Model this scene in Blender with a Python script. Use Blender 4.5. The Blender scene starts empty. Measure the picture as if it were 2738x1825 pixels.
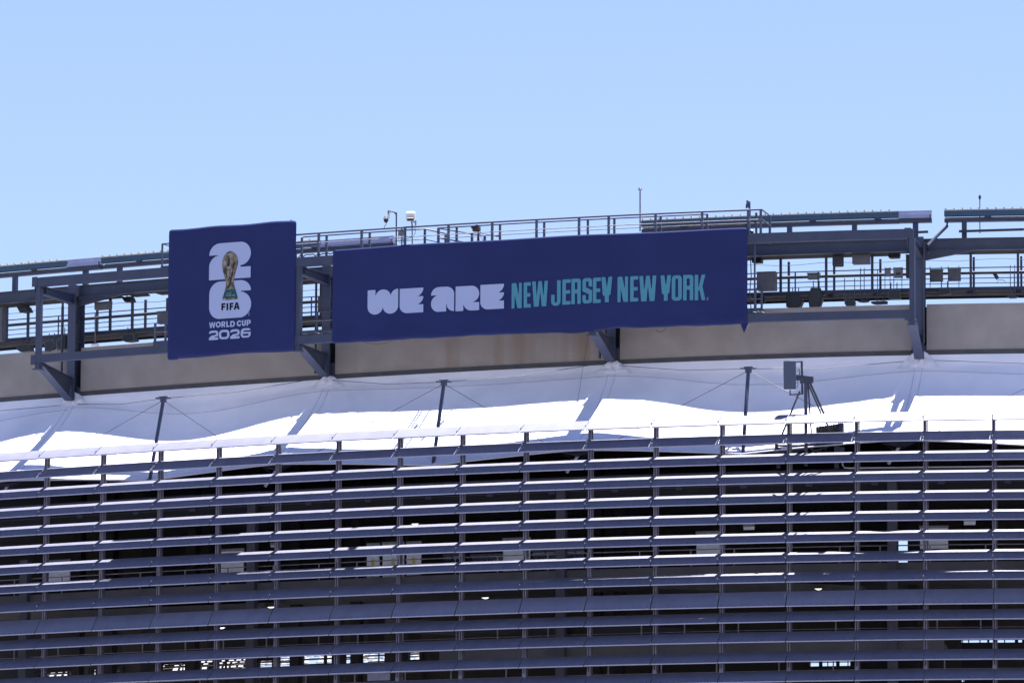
import bpy, bmesh, math, random
from mathutils import Vector, Matrix
random.seed(7)
scene = bpy.context.scene
col = scene.collection

# ---------------------------------------------------------------- camera
FPX = 18151.15; PITCH = 0.14719229; ROLL = 0.00626909
cam_d = bpy.data.cameras.new('camera'); cam = bpy.data.objects.new('camera', cam_d); col.objects.link(cam)
cam_d.sensor_width = 36.0; cam_d.lens = FPX / 2738 * 36.0
cam_d.clip_start = 1.0; cam_d.clip_end = 9000.0
cam.matrix_world = Matrix.Rotation(math.pi/2 + PITCH, 4, 'X') @ Matrix.Rotation(ROLL, 4, 'Z')
scene.camera = cam
# ---------------------------------------------------------------- light
SUN = Vector((0.155, 0.178, 1.0)).normalized()
elev = math.asin(SUN.z); azim = math.atan2(SUN.x, SUN.y)
w = bpy.data.worlds.new('World'); scene.world = w; w.use_nodes = True
nt = w.node_tree; nt.nodes.clear()
out = nt.nodes.new('ShaderNodeOutputWorld'); bg = nt.nodes.new('ShaderNodeBackground')
sky = nt.nodes.new('ShaderNodeTexSky'); sky.sky_type = 'NISHITA'; sky.sun_disc = False
sky.sun_elevation = elev; sky.sun_rotation = azim
sky.air_density = 1.0; sky.dust_density = 0.15; sky.ozone_density = 2.5; sky.altitude = 0
bg.inputs['Strength'].default_value = 0.051
tint = nt.nodes.new('ShaderNodeMix'); tint.data_type = 'RGBA'; tint.blend_type = 'MULTIPLY'; tint.inputs['Factor'].default_value = 1.0
tint.inputs['B'].default_value = (0.94, 0.875, 1.03, 1)
nt.links.new(sky.outputs[0], tint.inputs['A']); nt.links.new(tint.outputs['Result'], bg.inputs[0]); nt.links.new(bg.outputs[0], out.inputs[0])
sd = bpy.data.lights.new('sun', 'SUN'); sd.energy = 5.0; sd.angle = math.radians(0.5); sd.color = (1.0, 0.96, 0.93)
so = bpy.data.objects.new('sun', sd); col.objects.link(so)
so.location = (0, 250, 120); so.rotation_euler = SUN.to_track_quat('Z', 'Y').to_euler()
scene.view_settings.view_transform = 'Standard'; scene.view_settings.look = 'None'
scene.view_settings.exposure = 1.79; scene.view_settings.gamma = 1.0
scene.view_settings.use_curve_mapping = False
scene.render.engine = 'CYCLES'

# ---------------------------------------------------------------- facade coordinates
# u = metres along the facade, o = metres outward of the louvre edge, z = height above the camera
X0, D0, T0, K1, K2 = -1.03734, 300.0, -0.35684081, 0.18409234, 0.04237930
HALF = 22.9; NG = 1601; GL = -2.3; GH = 2.3
_g = [GL + (GH-GL)*i/(NG-1) for i in range(NG)]
def head_v(v): return T0 + K1*v + K2*v*v
_X = [0.0]; _Y = [0.0]
for i in range(1, NG):
    a, b = head_v(_g[i-1]), head_v(_g[i]); d = (_g[i]-_g[i-1])*HALF
    _X.append(_X[-1] + (math.cos(a)+math.cos(b))/2*d); _Y.append(_Y[-1] + (math.sin(a)+math.sin(b))/2*d)
_m = (NG-1)//2; _x0, _y0 = _X[_m], _Y[_m]
def T(u): return head_v((u-HALF)/HALF)
def C2(u, o):
    v = (u-HALF)/HALF; f = (v-GL)/(GH-GL)*(NG-1); i = max(0, min(NG-2, int(f))); f -= i
    x = _X[i]*(1-f)+_X[i+1]*f - _x0; y = _Y[i]*(1-f)+_Y[i+1]*f - _y0; t = head_v(v)
    return X0 + x + o*math.sin(t), D0 + y - o*math.cos(t)
def G(u, o, z):
    x, y = C2(u, o); return Vector((x, y, z))
WIN = {'1':(0,560,2.8514),'2':(400,560,2.8514),'3':(1000,480,2.8514),'4':(1500,480,2.8514),'5':(2038,480,2.8514),
       '6':(0,950,2.8514),'7':(680,950,2.8514),'8':(1360,950,2.8514),'9':(2038,950,2.8514),
       'a':(0,1375,3.3614),'b':(680,1375,3.3614),'c':(1360,1375,3.3614),'d':(2038,1375,3.3614),
       'F':(0,0,0.85901),'k':(1000,480,5.8825),'n':(2100,660,7.353),'m':(1960,560,4.611),'g':(770,640,4.611),
       'l':(0,760,4.902),'p':(2060,940,4.75),'s':(0,0,1.0)}
def at(wn, a, b, o):
    """survey: where a sight line meets the ring at offset o -> (u, z)"""
    x0, y0, s = WIN[wn]; a = x0 + a/s - 1369; b = y0 + b/s - 912.5
    cr, sr = math.cos(ROLL), math.sin(ROLL); X = a*cr + b*sr; Y = -a*sr + b*cr
    c, s_ = math.cos(PITCH), math.sin(PITCH)
    rx, ry, rz = X/FPX, c + Y/FPX*s_, s_ - Y/FPX*c
    lo, hi = -22., 70.
    for _ in range(40):
        m = (lo+hi)/2; px, py = C2(m, o)
        if px*ry - py*rx < 0: lo = m
        else: hi = m
    px, py = C2(m, o)
    return m, rz*math.hypot(px, py)/math.hypot(rx, ry)
def zf(o, *pts):
    return sum(at(p[0], p[1], p[2], o)[1] for p in pts)/len(pts)
def AG(wn, a, b, o):
    u, z = at(wn, a, b, o); return G(u, o, z)

# ---------------------------------------------------------------- materials
def mat(name, c1, c2=None, rough=0.6, metal=0.0, scale=3.0, stretch=(1,1,1), bump=0.0, bscale=None, detail=6, rnd=0.0, spec=0.5, lo=0.35, hi=0.65):
    m = bpy.data.materials.new(name); m.use_nodes = True; n = m.node_tree; N = n.nodes; L = n.links
    b = N['Principled BSDF']; b.inputs['Roughness'].default_value = rough; b.inputs['Metallic'].default_value = metal
    b.inputs['Specular IOR Level'].default_value = spec
    if c2 is None: c2 = tuple(x*0.86 for x in c1)
    tc = N.new('ShaderNodeTexCoord'); mp = N.new('ShaderNodeMapping'); mp.inputs['Scale'].default_value = stretch
    L.new(tc.outputs['Object'], mp.inputs['Vector'])
    no = N.new('ShaderNodeTexNoise'); no.inputs['Scale'].default_value = scale; no.inputs['Detail'].default_value = detail
    src = mp.outputs['Vector']
    if rnd:
        oi = N.new('ShaderNodeObjectInfo'); ad = N.new('ShaderNodeVectorMath'); ad.operation = 'ADD'
        ml = N.new('ShaderNodeMath'); ml.operation = 'MULTIPLY'; ml.inputs[1].default_value = 57.0
        L.new(oi.outputs['Random'], ml.inputs[0]); L.new(src, ad.inputs[0]); L.new(ml.outputs[0], ad.inputs[1]); src = ad.outputs[0]
    L.new(src, no.inputs['Vector'])
    cr = N.new('ShaderNodeValToRGB'); cr.color_ramp.elements[0].position = lo; cr.color_ramp.elements[1].position = hi
    cr.color_ramp.elements[0].color = (*c2, 1); cr.color_ramp.elements[1].color = (*c1, 1)
    L.new(no.outputs['Fac'], cr.inputs['Fac']); c = cr.outputs['Color']
    if rnd:
        hs = N.new('ShaderNodeHueSaturation'); mr = N.new('ShaderNodeMapRange')
        mr.inputs['To Min'].default_value = 1-rnd; mr.inputs['To Max'].default_value = 1+rnd
        L.new(oi.outputs['Random'], mr.inputs['Value']); L.new(mr.outputs[0], hs.inputs['Value']); L.new(c, hs.inputs['Color']); c = hs.outputs['Color']
    L.new(c, b.inputs['Base Color'])
    if bump:
        n2 = N.new('ShaderNodeTexNoise'); n2.inputs['Scale'].default_value = bscale or scale*4; n2.inputs['Detail'].default_value = 4
        L.new(src, n2.inputs['Vector']); bp = N.new('ShaderNodeBump'); bp.inputs['Strength'].default_value = bump; bp.inputs['Distance'].default_value = 0.05
        L.new(n2.outputs['Fac'], bp.inputs['Height']); L.new(bp.outputs[0], b.inputs['Normal'])
    return m
def emit(name, c, s):
    m = bpy.data.materials.new(name); m.use_nodes = True; b = m.node_tree.nodes['Principled BSDF']
    b.inputs['Base Color'].default_value = (*c, 1); b.inputs['Emission Color'].default_value = (*c, 1); b.inputs['Emission Strength'].default_value = s
    return m
M = {}
M['ground'] = mat('asphalt_ground', (0.15,0.15,0.155), (0.09,0.09,0.095), 0.9, scale=0.02)
M['steel'] = mat('slate_painted_steel', (0.050,0.062,0.112), (0.040,0.050,0.094), 0.5, scale=1.3, bump=0.05, bscale=14)
M['steel_shaded'] = mat('ring_beam_shaded', (0.046,0.056,0.092), (0.036,0.045,0.076), 0.5, scale=1.3, bump=0.05, bscale=14)  # slate steel darkened: shading on the ring beam put into its colour
M['steel_dark'] = mat('dark_painted_steel', (0.045,0.052,0.080), (0.032,0.038,0.06), 0.55, scale=1.5)
M['louver'] = mat('louvre_painted_metal', (0.166,0.172,0.258), (0.142,0.148,0.222), 0.5, scale=1.6, stretch=(1.2,1,0.4), rnd=0.07, bump=0.03, bscale=3)
M['lip'] = mat('louvre_lip_sheen', (0.42,0.40,0.50), (0.36,0.34,0.44), 0.4, scale=2)  # paler than the blade: light reflected by the lip face put into the colour
M['post'] = mat('mullion_metal', (0.23,0.23,0.32), (0.14,0.14,0.20), 0.45, scale=4, stretch=(1,1,0.3))
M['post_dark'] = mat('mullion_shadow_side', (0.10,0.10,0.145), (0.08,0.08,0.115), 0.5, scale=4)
M['bolt'] = mat('dark_bolt', (0.03,0.035,0.06), rough=0.5)
M['bracket'] = mat('galvanised_bracket', (0.6,0.6,0.66), rough=0.35, metal=0.3)
M['fabric'] = mat('white_membrane', (0.83,0.82,0.89), (0.74,0.735,0.81), 0.75, scale=0.5, stretch=(1,1,1), bump=0.30, bscale=1.1, detail=8)
M['boot'] = mat('crumpled_white_membrane', (0.80,0.79,0.86), (0.66,0.655,0.73), 0.75, scale=3.5, bump=0.8, bscale=5)
M['seam'] = mat('membrane_seam', (0.42,0.44,0.52), rough=0.8)
M['concrete'] = mat('precast_concrete', (0.305,0.272,0.255), (0.245,0.219,0.206), 0.9, scale=0.9, bump=0.15, bscale=9, detail=10, lo=0.3, hi=0.7)
M['flash'] = mat('dark_flashing', (0.060,0.060,0.068), (0.045,0.045,0.05), 0.7, scale=2)
M['cable'] = mat('dark_cable', (0.03,0.032,0.045), rough=0.5)
M['rail'] = mat('walkway_rail_paint', (0.075,0.09,0.15), (0.055,0.066,0.11), 0.5, scale=4)
M['rail_light'] = mat('galvanised_rail', (0.30,0.28,0.33), (0.20,0.19,0.23), 0.45, scale=6)
M['teal'] = mat('teal_gutter_metal', (0.045,0.105,0.175), (0.038,0.088,0.15), 0.5, scale=1.5)
M['cover'] = mat('pale_cover_metal', (0.40,0.42,0.60), (0.34,0.36,0.52), 0.5, scale=2)
M['tan'] = mat('cream_roof_metal', (0.55,0.50,0.42), (0.38,0.34,0.29), 0.7, scale=6)
M['grate'] = mat('walkway_grating', (0.05,0.05,0.065), (0.03,0.03,0.04), 0.8, scale=8)
M['banner'] = mat('navy_banner_mesh', (0.026,0.036,0.135), (0.023,0.032,0.122), 0.8, scale=0.4, bump=0.35, bscale=0.55, spec=0.2)
M['print_white'] = mat('white_print', (0.46,0.52,0.74), (0.43,0.48,0.70), 0.8, scale=30, spec=0.2)
M['print_teal'] = mat('teal_print', (0.10,0.32,0.42), (0.09,0.285,0.38), 0.8, scale=40, spec=0.2)
M['print_black'] = mat('black_print', (0.008,0.010,0.018), rough=0.8, spec=0.2)
M['print_green'] = mat('green_print', (0.02,0.13,0.15), (0.012,0.07,0.09), 0.8, scale=6, spec=0.2)
M['print_gold'] = mat('bronze_print', (0.36,0.31,0.23), (0.07,0.055,0.04), 0.8, scale=4.5, stretch=(1.3,1,0.75), detail=8, spec=0.2, lo=0.38, hi=0.66)
M['print_gold_dark'] = mat('dark_bronze_print', (0.07,0.06,0.055), (0.03,0.026,0.025), 0.8, scale=8, spec=0.2)
M['print_gold_light'] = mat('pale_bronze_print', (0.42,0.40,0.40), (0.22,0.19,0.17), 0.8, scale=8, spec=0.2)
M['backing'] = mat('banner_back', (0.45,0.47,0.55), rough=0.8)
M['box_grey'] = mat('grey_cabinet', (0.11,0.11,0.125), (0.085,0.085,0.10), 0.6, scale=3)
M['box_dark'] = mat('dark_speaker', (0.035,0.036,0.045), (0.025,0.026,0.034), 0.7, scale=5)
M['box_mid'] = mat('mid_grey_metal', (0.20,0.20,0.22), (0.15,0.15,0.17), 0.5, scale=5)
M['white_plastic'] = mat('white_housing', (0.8,0.8,0.8), rough=0.4, scale=5)
M['black'] = mat('black_plastic', (0.012,0.012,0.016), rough=0.3, scale=5)
M['maroon'] = mat('dark_red_case', (0.05,0.018,0.026), (0.03,0.012,0.018), 0.5, scale=9)
M['panel_blue'] = mat('slate_antenna_shell', (0.075,0.095,0.145), (0.07,0.088,0.135), 0.5, scale=2)
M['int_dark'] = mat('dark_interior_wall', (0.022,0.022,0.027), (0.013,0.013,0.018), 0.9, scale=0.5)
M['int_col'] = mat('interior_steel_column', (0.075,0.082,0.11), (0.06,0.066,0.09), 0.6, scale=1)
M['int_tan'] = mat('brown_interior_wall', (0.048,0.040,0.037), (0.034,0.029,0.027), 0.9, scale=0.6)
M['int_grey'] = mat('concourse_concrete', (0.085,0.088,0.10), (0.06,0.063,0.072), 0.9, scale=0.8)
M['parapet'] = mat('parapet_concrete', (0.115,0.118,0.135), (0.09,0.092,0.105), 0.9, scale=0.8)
M['board'] = mat('white_board', (0.70,0.74,0.80), (0.60,0.63,0.70), 0.5, scale=2)
M['note'] = mat('yellow_notice', (0.55,0.45,0.10), rough=0.6)
M['seat'] = mat('grey_seat_plastic', (0.68,0.70,0.76), (0.5,0.52,0.58), 0.5, scale=5)
M['rust'] = mat('pinkish_cap', (0.5,0.12,0.16), rough=0.5)
M['lamp'] = emit('lit_lamp', (1.0, 0.97, 0.80), 0.6)
M['pane'] = mat('blue_window_pane', (0.05,0.07,0.10), rough=0.08, scale=1, spec=1.0)
# stained wall panel
def stain_mat():
    m = mat('stained_concrete', (0.305,0.272,0.255), (0.245,0.219,0.206), 0.9, scale=0.9, bump=0.15, bscale=9, detail=10, lo=0.3, hi=0.7)
    n = m.node_tree; N = n.nodes; L = n.links; b = N['Principled BSDF']; base = b.inputs['Base Color'].links[0].from_socket
    tc = N.new('ShaderNodeTexCoord'); mp = N.new('ShaderNodeMapping'); mp.inputs['Scale'].default_value = (1.0,1.0,0.05)
    no = N.new('ShaderNodeTexNoise'); no.inputs['Scale'].default_value = 0.75; no.inputs['Detail'].default_value = 5
    L.new(tc.outputs['Object'], mp.inputs[0]); L.new(mp.outputs[0], no.inputs['Vector'])
    cr = N.new('ShaderNodeValToRGB'); cr.color_ramp.elements[0].position = 0.50; cr.color_ramp.elements[1].position = 0.64
    cr.color_ramp.elements[0].color = (0,0,0,1); cr.color_ramp.elements[1].color = (1,1,1,1)
    L.new(no.outputs['Fac'], cr.inputs[0]); mx = N.new('ShaderNodeMix'); mx.data_type = 'RGBA'
    L.new(cr.outputs[0], mx.inputs['Factor']); L.new(base, mx.inputs['A']); mx.inputs['B'].default_value = (0.235,0.190,0.160,1)
    L.new(mx.outputs['Result'], b.inputs['Base Color']); return m
M['concrete_stained'] = stain_mat()

# ---------------------------------------------------------------- mesh builder
class MB:
    def __init__(s): s.v = []; s.f = []; s.mi = []; s.mats = []; s.sm = []
    def _m(s, m):
        if m not in s.mats: s.mats.append(m)
        return s.mats.index(m)
    def add(s, vs, fs, m=None, smooth=False):
        b = len(s.v); s.v += [Vector(v) for v in vs]; k = s._m(m) if m else 0
        for f in fs: s.f.append(tuple(b+i for i in f)); s.mi.append(k); s.sm.append(smooth)
        return s
    def hexa(s, p, m=None):   # 8 points: bottom 4 (ccw), top 4
        return s.add(p, [(3,2,1,0),(4,5,6,7),(0,1,5,4),(1,2,6,5),(2,3,7,6),(3,0,4,7)], m)
    def ring(s, u0, u1, o0, o1, z0, z1, m=None, step=1.6):   # box bent along the facade
        n = max(1, int(round(abs(u1-u0)/step))); vs = []; fs = []
        for i in range(n+1):
            u = u0+(u1-u0)*i/n; vs += [G(u,o1,z0), G(u,o0,z0), G(u,o0,z1), G(u,o1,z1)]
        for i in range(n):
            a = 4*i; b = a+4
            for k in range(4): fs.append((a+k, b+k, b+(k+1)%4, a+(k+1)%4))
        fs += [(3,2,1,0), (4*n,4*n+1,4*n+2,4*n+3)]
        return s.add(vs, fs, m)
    def box(s, u, o, z0, z1, du, do, m=None):                # upright box centred at (u,o)
        t = T(u); e = Vector((math.cos(t), math.sin(t), 0))*du/2; n = Vector((math.sin(t), -math.cos(t), 0))*do/2
        c = G(u,o,0); q = [c-e+n, c+e+n, c+e-n, c-e-n]
        return s.hexa([p+Vector((0,0,z0)) for p in q]+[p+Vector((0,0,z1)) for p in q], m)
    def bar(s, p, q, wd, dp, m=None, up=None):               # rectangular bar p -> q
        p = Vector(p); q = Vector(q); d = (q-p).normalized(); up = Vector(up) if up else Vector((0,0,1))
        if abs(d.dot(up)) > 0.97: up = Vector((1,0,0))
        a = d.cross(up).normalized()*wd/2; b = a.cross(d).normalized()*dp/2
        return s.hexa([p-a-b, p+a-b, p+a+b, p-a+b, q-a-b, q+a-b, q+a+b, q-a+b], m)
    def tube(s, pts, r, m=None, n=6, smooth=True, caps=True):
        pts = [Vector(p) for p in pts]; rr = r if isinstance(r, (list, tuple)) else [r]*len(pts)
        vs = []; fs = []
        for i, p in enumerate(pts):
            d = (pts[min(i+1,len(pts)-1)]-pts[max(i-1,0)]).normalized()
            up = Vector((0,0,1)) if abs(d.z) < 0.9 else Vector((0,1,0))
            a = d.cross(up).normalized(); b = a.cross(d)
            for k in range(n):
                t = 2*math.pi*k/n; vs.append(p + (a*math.cos(t)+b*math.sin(t))*rr[i])
        for i in range(len(pts)-1):
            for k in range(n): fs.append((i*n+k, i*n+(k+1)%n, (i+1)*n+(k+1)%n, (i+1)*n+k))
        s.add(vs, fs, m, smooth)
        if caps: s.add(vs[:n], [tuple(range(n))[::-1]], m); s.add(vs[-n:], [tuple(range(n))], m)
        return s
    def sphere(s, c, r, m=None, nu=10, nv=7, sz=1.0):
        c = Vector(c); vs = []; fs = []
        for j in range(nv+1):
            th = math.pi*j/nv
            for i in range(nu):
                ph = 2*math.pi*i/nu; vs.append(c+Vector((r*math.sin(th)*math.cos(ph), r*math.sin(th)*math.sin(ph), r*sz*math.cos(th))))
        for j in range(nv):
            for i in range(nu): fs.append((j*nu+i, (j+1)*nu+i, (j+1)*nu+(i+1)%nu, j*nu+(i+1)%nu))
        return s.add(vs, fs, m, True)
    def grid(s, fn, nu, nv, m=None, smooth=True):
        vs = [fn(i/nu, j/nv) for j in range(nv+1) for i in range(nu+1)]; fs = []
        for j in range(nv):
            for i in range(nu):
                a = j*(nu+1)+i; fs.append((a, a+1, a+nu+2, a+nu+1))
        return s.add(vs, fs, m, smooth)
    def build(s, name, m, parent=None, **tags):
        vs = s.v
        if parent is None:
            xs=[v.x for v in vs]; ys=[v.y for v in vs]; org = Vector(((min(xs)+max(xs))/2,(min(ys)+max(ys))/2,min(v.z for v in vs)))
        else:
            org = Vector(parent['_org'])
        me = bpy.data.meshes.new(name); me.from_pydata([v-org for v in vs], [], s.f)
        ms = list(s.mats) if s.mats else []
        if not ms: ms = [m]
        for k in ms: me.materials.append(k)
        me.polygons.foreach_set('material_index', s.mi); me.polygons.foreach_set('use_smooth', s.sm); me.update()
        o = bpy.data.objects.new(name, me); col.objects.link(o)
        if parent is None: o.location = org
        else: o.parent = parent
        o['_org'] = tuple(org)
        tag(o, **tags); return o
def tag(o, label=None, cat=None, group=None, kind=None):
    if label: o['label'] = label
    if cat: o['category'] = cat
    if group: o['group'] = group
    if kind: o['kind'] = kind
def thing(name, loc, label, cat, group=None):
    o = bpy.data.objects.new(name, None); col.objects.link(o); o.location = loc; o['_org'] = tuple(loc); o.empty_display_size = 0.5
    tag(o, label, cat, group); return o

def hash2(i, j): return (math.sin(i*127.1+j*311.7)*43758.5453) % 1.0
def vnoise(x, y):
    xi, yi = math.floor(x), math.floor(y); xf, yf = x-xi, y-yi; xf = xf*xf*(3-2*xf); yf = yf*yf*(3-2*yf)
    a = hash2(xi,yi)*(1-xf)+hash2(xi+1,yi)*xf; b = hash2(xi,yi+1)*(1-xf)+hash2(xi+1,yi+1)*xf
    return a*(1-yf)+b*yf
# ================================================================ SETTING
g = MB(); g.add([(-4000,-2000,-1.65),(4000,-2000,-1.65),(4000,6000,-1.65),(-4000,6000,-1.65)], [(0,1,2,3)])
g.build('ground', M['ground'], kind='structure')

# ---------------------------------------------------------------- levels read off the photograph
OW, OF, OB = -7.4, -4.15, -3.95          # wall face, sign frame, banner
ZWT = zf(OW, ('1',620,1055), ('5',0,998), ('5',1280,955), ('5',1996,943))
ZWB = zf(OW, ('6',640,300), ('7',0,220), ('7',1996,113), ('8',1996,38))
ZBT = zf(OW, ('6',640,270), ('7',680,135), ('7',1996,75), ('8',890,30))
ZL0 = zf(OF, ('1',290,1160), ('1',1260,1100), ('5',0,1088), ('5',1090,1055))
ZL1 = zf(OF, ('1',290,1105), ('1',1270,1040), ('5',0,1025), ('5',1100,988))
ZU0 = zf(OF, ('1',295,570), ('1',1290,515), ('5',0,498), ('5',1090,450))
ZU1 = zf(OF, ('1',295,512), ('1',1290,440), ('5',0,425), ('5',1100,375))
ZC0 = zf(OW, ('1',660,660), ('1',1290,615), ('5',0,580), ('5',1996,540))
ZC1 = zf(OW, ('1',660,575), ('1',1290,525), ('5',1270,450), ('5',1996,445))
FOOT = [at('6',570,365,OW), at('7',570,182,OW), at('8',800,70,OW), at('9',1205,50,OW)]
UC = [f[0] for f in FOOT]
CL = [at('6',60,960,-1.9)[0], at('7',170,850,-1.9)[0], at('8',530,730,-1.9)[0], at('9',1045,660,-1.9)[0]]
ST = [at('6',1245,340,-3.3)[0], at('7',1445,220,-3.3)[0], at('8',1828,115,-3.3)[0]]
SB = [at('6',1140,945,-2.1)[0], at('7',1360,835,-2.1)[0], at('8',1785,750,-2.1)[0]]
UL, UR = -9.0, 56.0

# ================================================================ LOUVRE SCREEN
STEP = 3.05; NROW = 16
Z1 = 40.3427; PR = 0.8757; ZW = 32.2767
def rowz(k):
    if k == 9: return ZW
    return Z1 - PR*k if k < 9 else Z1 - PR*k + 0.01
scr = thing('louver_screen', G(22.9,0,-1.65), 'curved screen of slate grey louvres on slim posts covering the lower facade', 'louvre screen')
def blade_mesh(name, d, h, top=False):
    Lh = (STEP-0.045)/2; mb = MB(); n = 6; prof = []
    for i in range(n+1):
        t = i/n; bul = 0.018*math.sin(math.pi*t); ln = math.hypot(d,h)
        prof.append((d*t - bul*h/ln, h*t + bul*d/ln))
    if top: prof.append((d+0.16, h+0.01))
    th = 0.035; back = [(y+(0.02 if i < len(prof)-1 else -0.002), z-(th if i < len(prof)-2 else (0.02 if i < len(prof)-1 else 0.006))) for i, (y, z) in enumerate(prof)]
    allp = prof + back[::-1]; vs = []
    for x in (-Lh, Lh): vs += [(x, y, z) for y, z in allp]
    k = len(allp); fs = [(i, (i+1) % k, k+(i+1) % k, k+i) for i in range(k)]
    fs = [f[::-1] for f in fs]
    fs += [tuple(range(k)), tuple(range(2*k-1, k-1, -1))]
    mb.add(vs, fs, M['louver'])
    mb.add([(-Lh,-0.022,-0.05),(Lh,-0.022,-0.05),(Lh,0.03,-0.05),(-Lh,0.03,-0.05),(-Lh,-0.022,-0.005),(Lh,-0.022,-0.005),(Lh,0.03,-0.005),(-Lh,0.03,-0.005)],
           [(3,2,1,0),(4,5,6,7),(0,1,5,4),(1,2,6,5),(2,3,7,6),(3,0,4,7)], M['lip'])
    ln = math.hypot(d,h); ty, tz = d/ln, h/ln; ny, nz = -h/ln, d/ln
    for i in range(0 if top else 10):
        x = -Lh + 0.15 + i*(2*Lh-0.3)/9; y0, z0 = ty*0.07+ny*0.008, tz*0.07+nz*0.008; r = 0.013
        vs = [(x-r, y0-ty*r, z0-tz*r), (x+r, y0-ty*r, z0-tz*r), (x+r, y0+ty*r, z0+tz*r), (x-r, y0+ty*r, z0+tz*r)]
        vs += [(a, b+ny*0.02, c+nz*0.02) for a, b, c in vs]
        mb.add(vs, [(4,5,6,7),(0,1,5,4),(1,2,6,5),(2,3,7,6),(3,0,4,7)], M['bolt'])
    me = bpy.data.meshes.new(name); me.from_pydata(mb.v, [], mb.f)
    for q in mb.mats: me.materials.append(q)
    me.polygons.foreach_set('material_index', mb.mi); me.update()
    bm = bmesh.new(); bm.from_mesh(me); bmesh.ops.recalc_face_normals(bm, faces=bm.faces); bm.to_mesh(me); bm.free()
    return me
mN = blade_mesh('louver_blade', 0.71, 0.49); mW = blade_mesh('wide_louver_blade', 0.518, 0.684); m1 = blade_mesh('top_louver_blade', 0.70, 0.47, True)
so_ = Vector(scr['_org'])
def place_blade(i, k, me):
    p, q = G(i*STEP,0,rowz(k)), G((i+1)*STEP,0,rowz(k)); c = (p+q)/2
    ang = math.atan2(q.y-p.y, q.x-p.x)
    return c, ang
for k in range(NROW):
    me = m1 if k == 0 else (mW if k == 9 else mN)
    for i in range(-1, 16):
        o = bpy.data.objects.new('louver_blade', me); col.objects.link(o); o.parent = scr
        c, ang = place_blade(i, k, me)
        jit = random.uniform(-0.004, 0.004)
        o.location = c - so_ + Vector((0,0,jit)); o.rotation_euler = (random.uniform(-0.008,0.008), random.uniform(-0.0008,0.0008), ang)
# blades beyond the frame, joined
eb = MB()
def stamp(mb, me, c, ang):
    R = Matrix.Rotation(ang, 4, 'Z'); b = len(mb.v)
    for q in me.materials: mb._m(q)
    mb.v += [c + (R @ v.co) for v in me.vertices]
    for p in me.polygons:
        mb.f.append(tuple(b+i for i in p.vertices)); mb.mi.append(mb._m(me.materials[p.material_index])); mb.sm.append(False)
for k in range(26):
    for i in range(-3, 19):
        if k < NROW and -1 <= i < 16: continue
        me = m1 if k == 0 else (mW if k in (9, 18) else mN); c, ang = place_blade(i, k, me); stamp(eb, me, c, ang)
eb.build('outer_louver_blades', M['louver'], scr, kind='stuff')
# posts behind the blades: two slim channels with a groove
for i in range(-1, 17):
    u = i*STEP; pm = MB(); zt = Z1+0.33; zb = Z1-PR*22
    pm.box(u-0.05, -0.80, zb, zt, 0.055, 0.14, M['post']); pm.box(u+0.05, -0.80, zb, zt, 0.055, 0.14, M['post'])
    pm.box(u, -0.84, zb, zt-0.02, 0.046, 0.06, M['steel_dark'])
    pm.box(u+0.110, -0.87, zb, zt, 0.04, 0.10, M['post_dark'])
    for zz in (rowz(6)-0.05, rowz(12)-0.3): pm.box(u, -0.775, zz-0.09, zz+0.09, 0.17, 0.11, M['post'])
    pm.build('post', M['post'], scr)
bk = MB()
for i in range(0, 16):
    u = i*STEP
    for k in range(NROW):
        if k > 8: continue
        z = rowz(k); bk.box(u-0.03, -0.40, z+0.17, z+0.22, 0.03, 0.46, M['bracket'])
        bk.box(u, -0.60, z+0.16, z+0.21, 0.10, 0.10, M['bracket'])
bk.build('bracket_arms', M['bracket'], scr, kind='stuff')

# ================================================================ FABRIC CANOPY
top_n = [(-1.0, UC[0]-15.0), (0, UC[0]), (1, UC[1]), (2, UC[2]), (3, UC[3]), (4, UC[3]+15.2)]
bot_n = [(-1.0, CL[0]-15.0), (-0.5, CL[0]-7.5), (0, CL[0]), (0.5, SB[0]), (1, CL[1]), (1.5, SB[1]), (2, CL[2]), (2.5, SB[2]), (3, CL[3]), (3.5, CL[3]+7.6), (4, CL[3]+15.2)]
def lerpn(nodes, x):
    for (a, va), (b, vb) in zip(nodes, nodes[1:]):
        if x <= b or b == nodes[-1][0]: return va+(vb-va)*(x-a)/(b-a)
ZCL = zf(-1.9, ('7',170,843), ('8',530,722), ('9',1045,655)); ZSB = zf(-2.1, ('6',1140,955), ('7',1360,848), ('8',1785,765))
OC_, OS_ = -1.48, -1.64
MID = [(-5.72,42.5),(-5.45,41.55),(-5.75,42.5),(-5.45,41.55),(-5.75,42.5),(-5.75,42.38),(-5.78,42.52),(-5.6,41.62),(-5.8,42.2),(-5.6,41.9),(-5.8,42.1)]
def bot_o(U, a, b): return a - 0.30*max(0, min(1, (2.9-U)/0.5)), b - 0.26*max(0, min(1, (2.9-U)/0.5))
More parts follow.
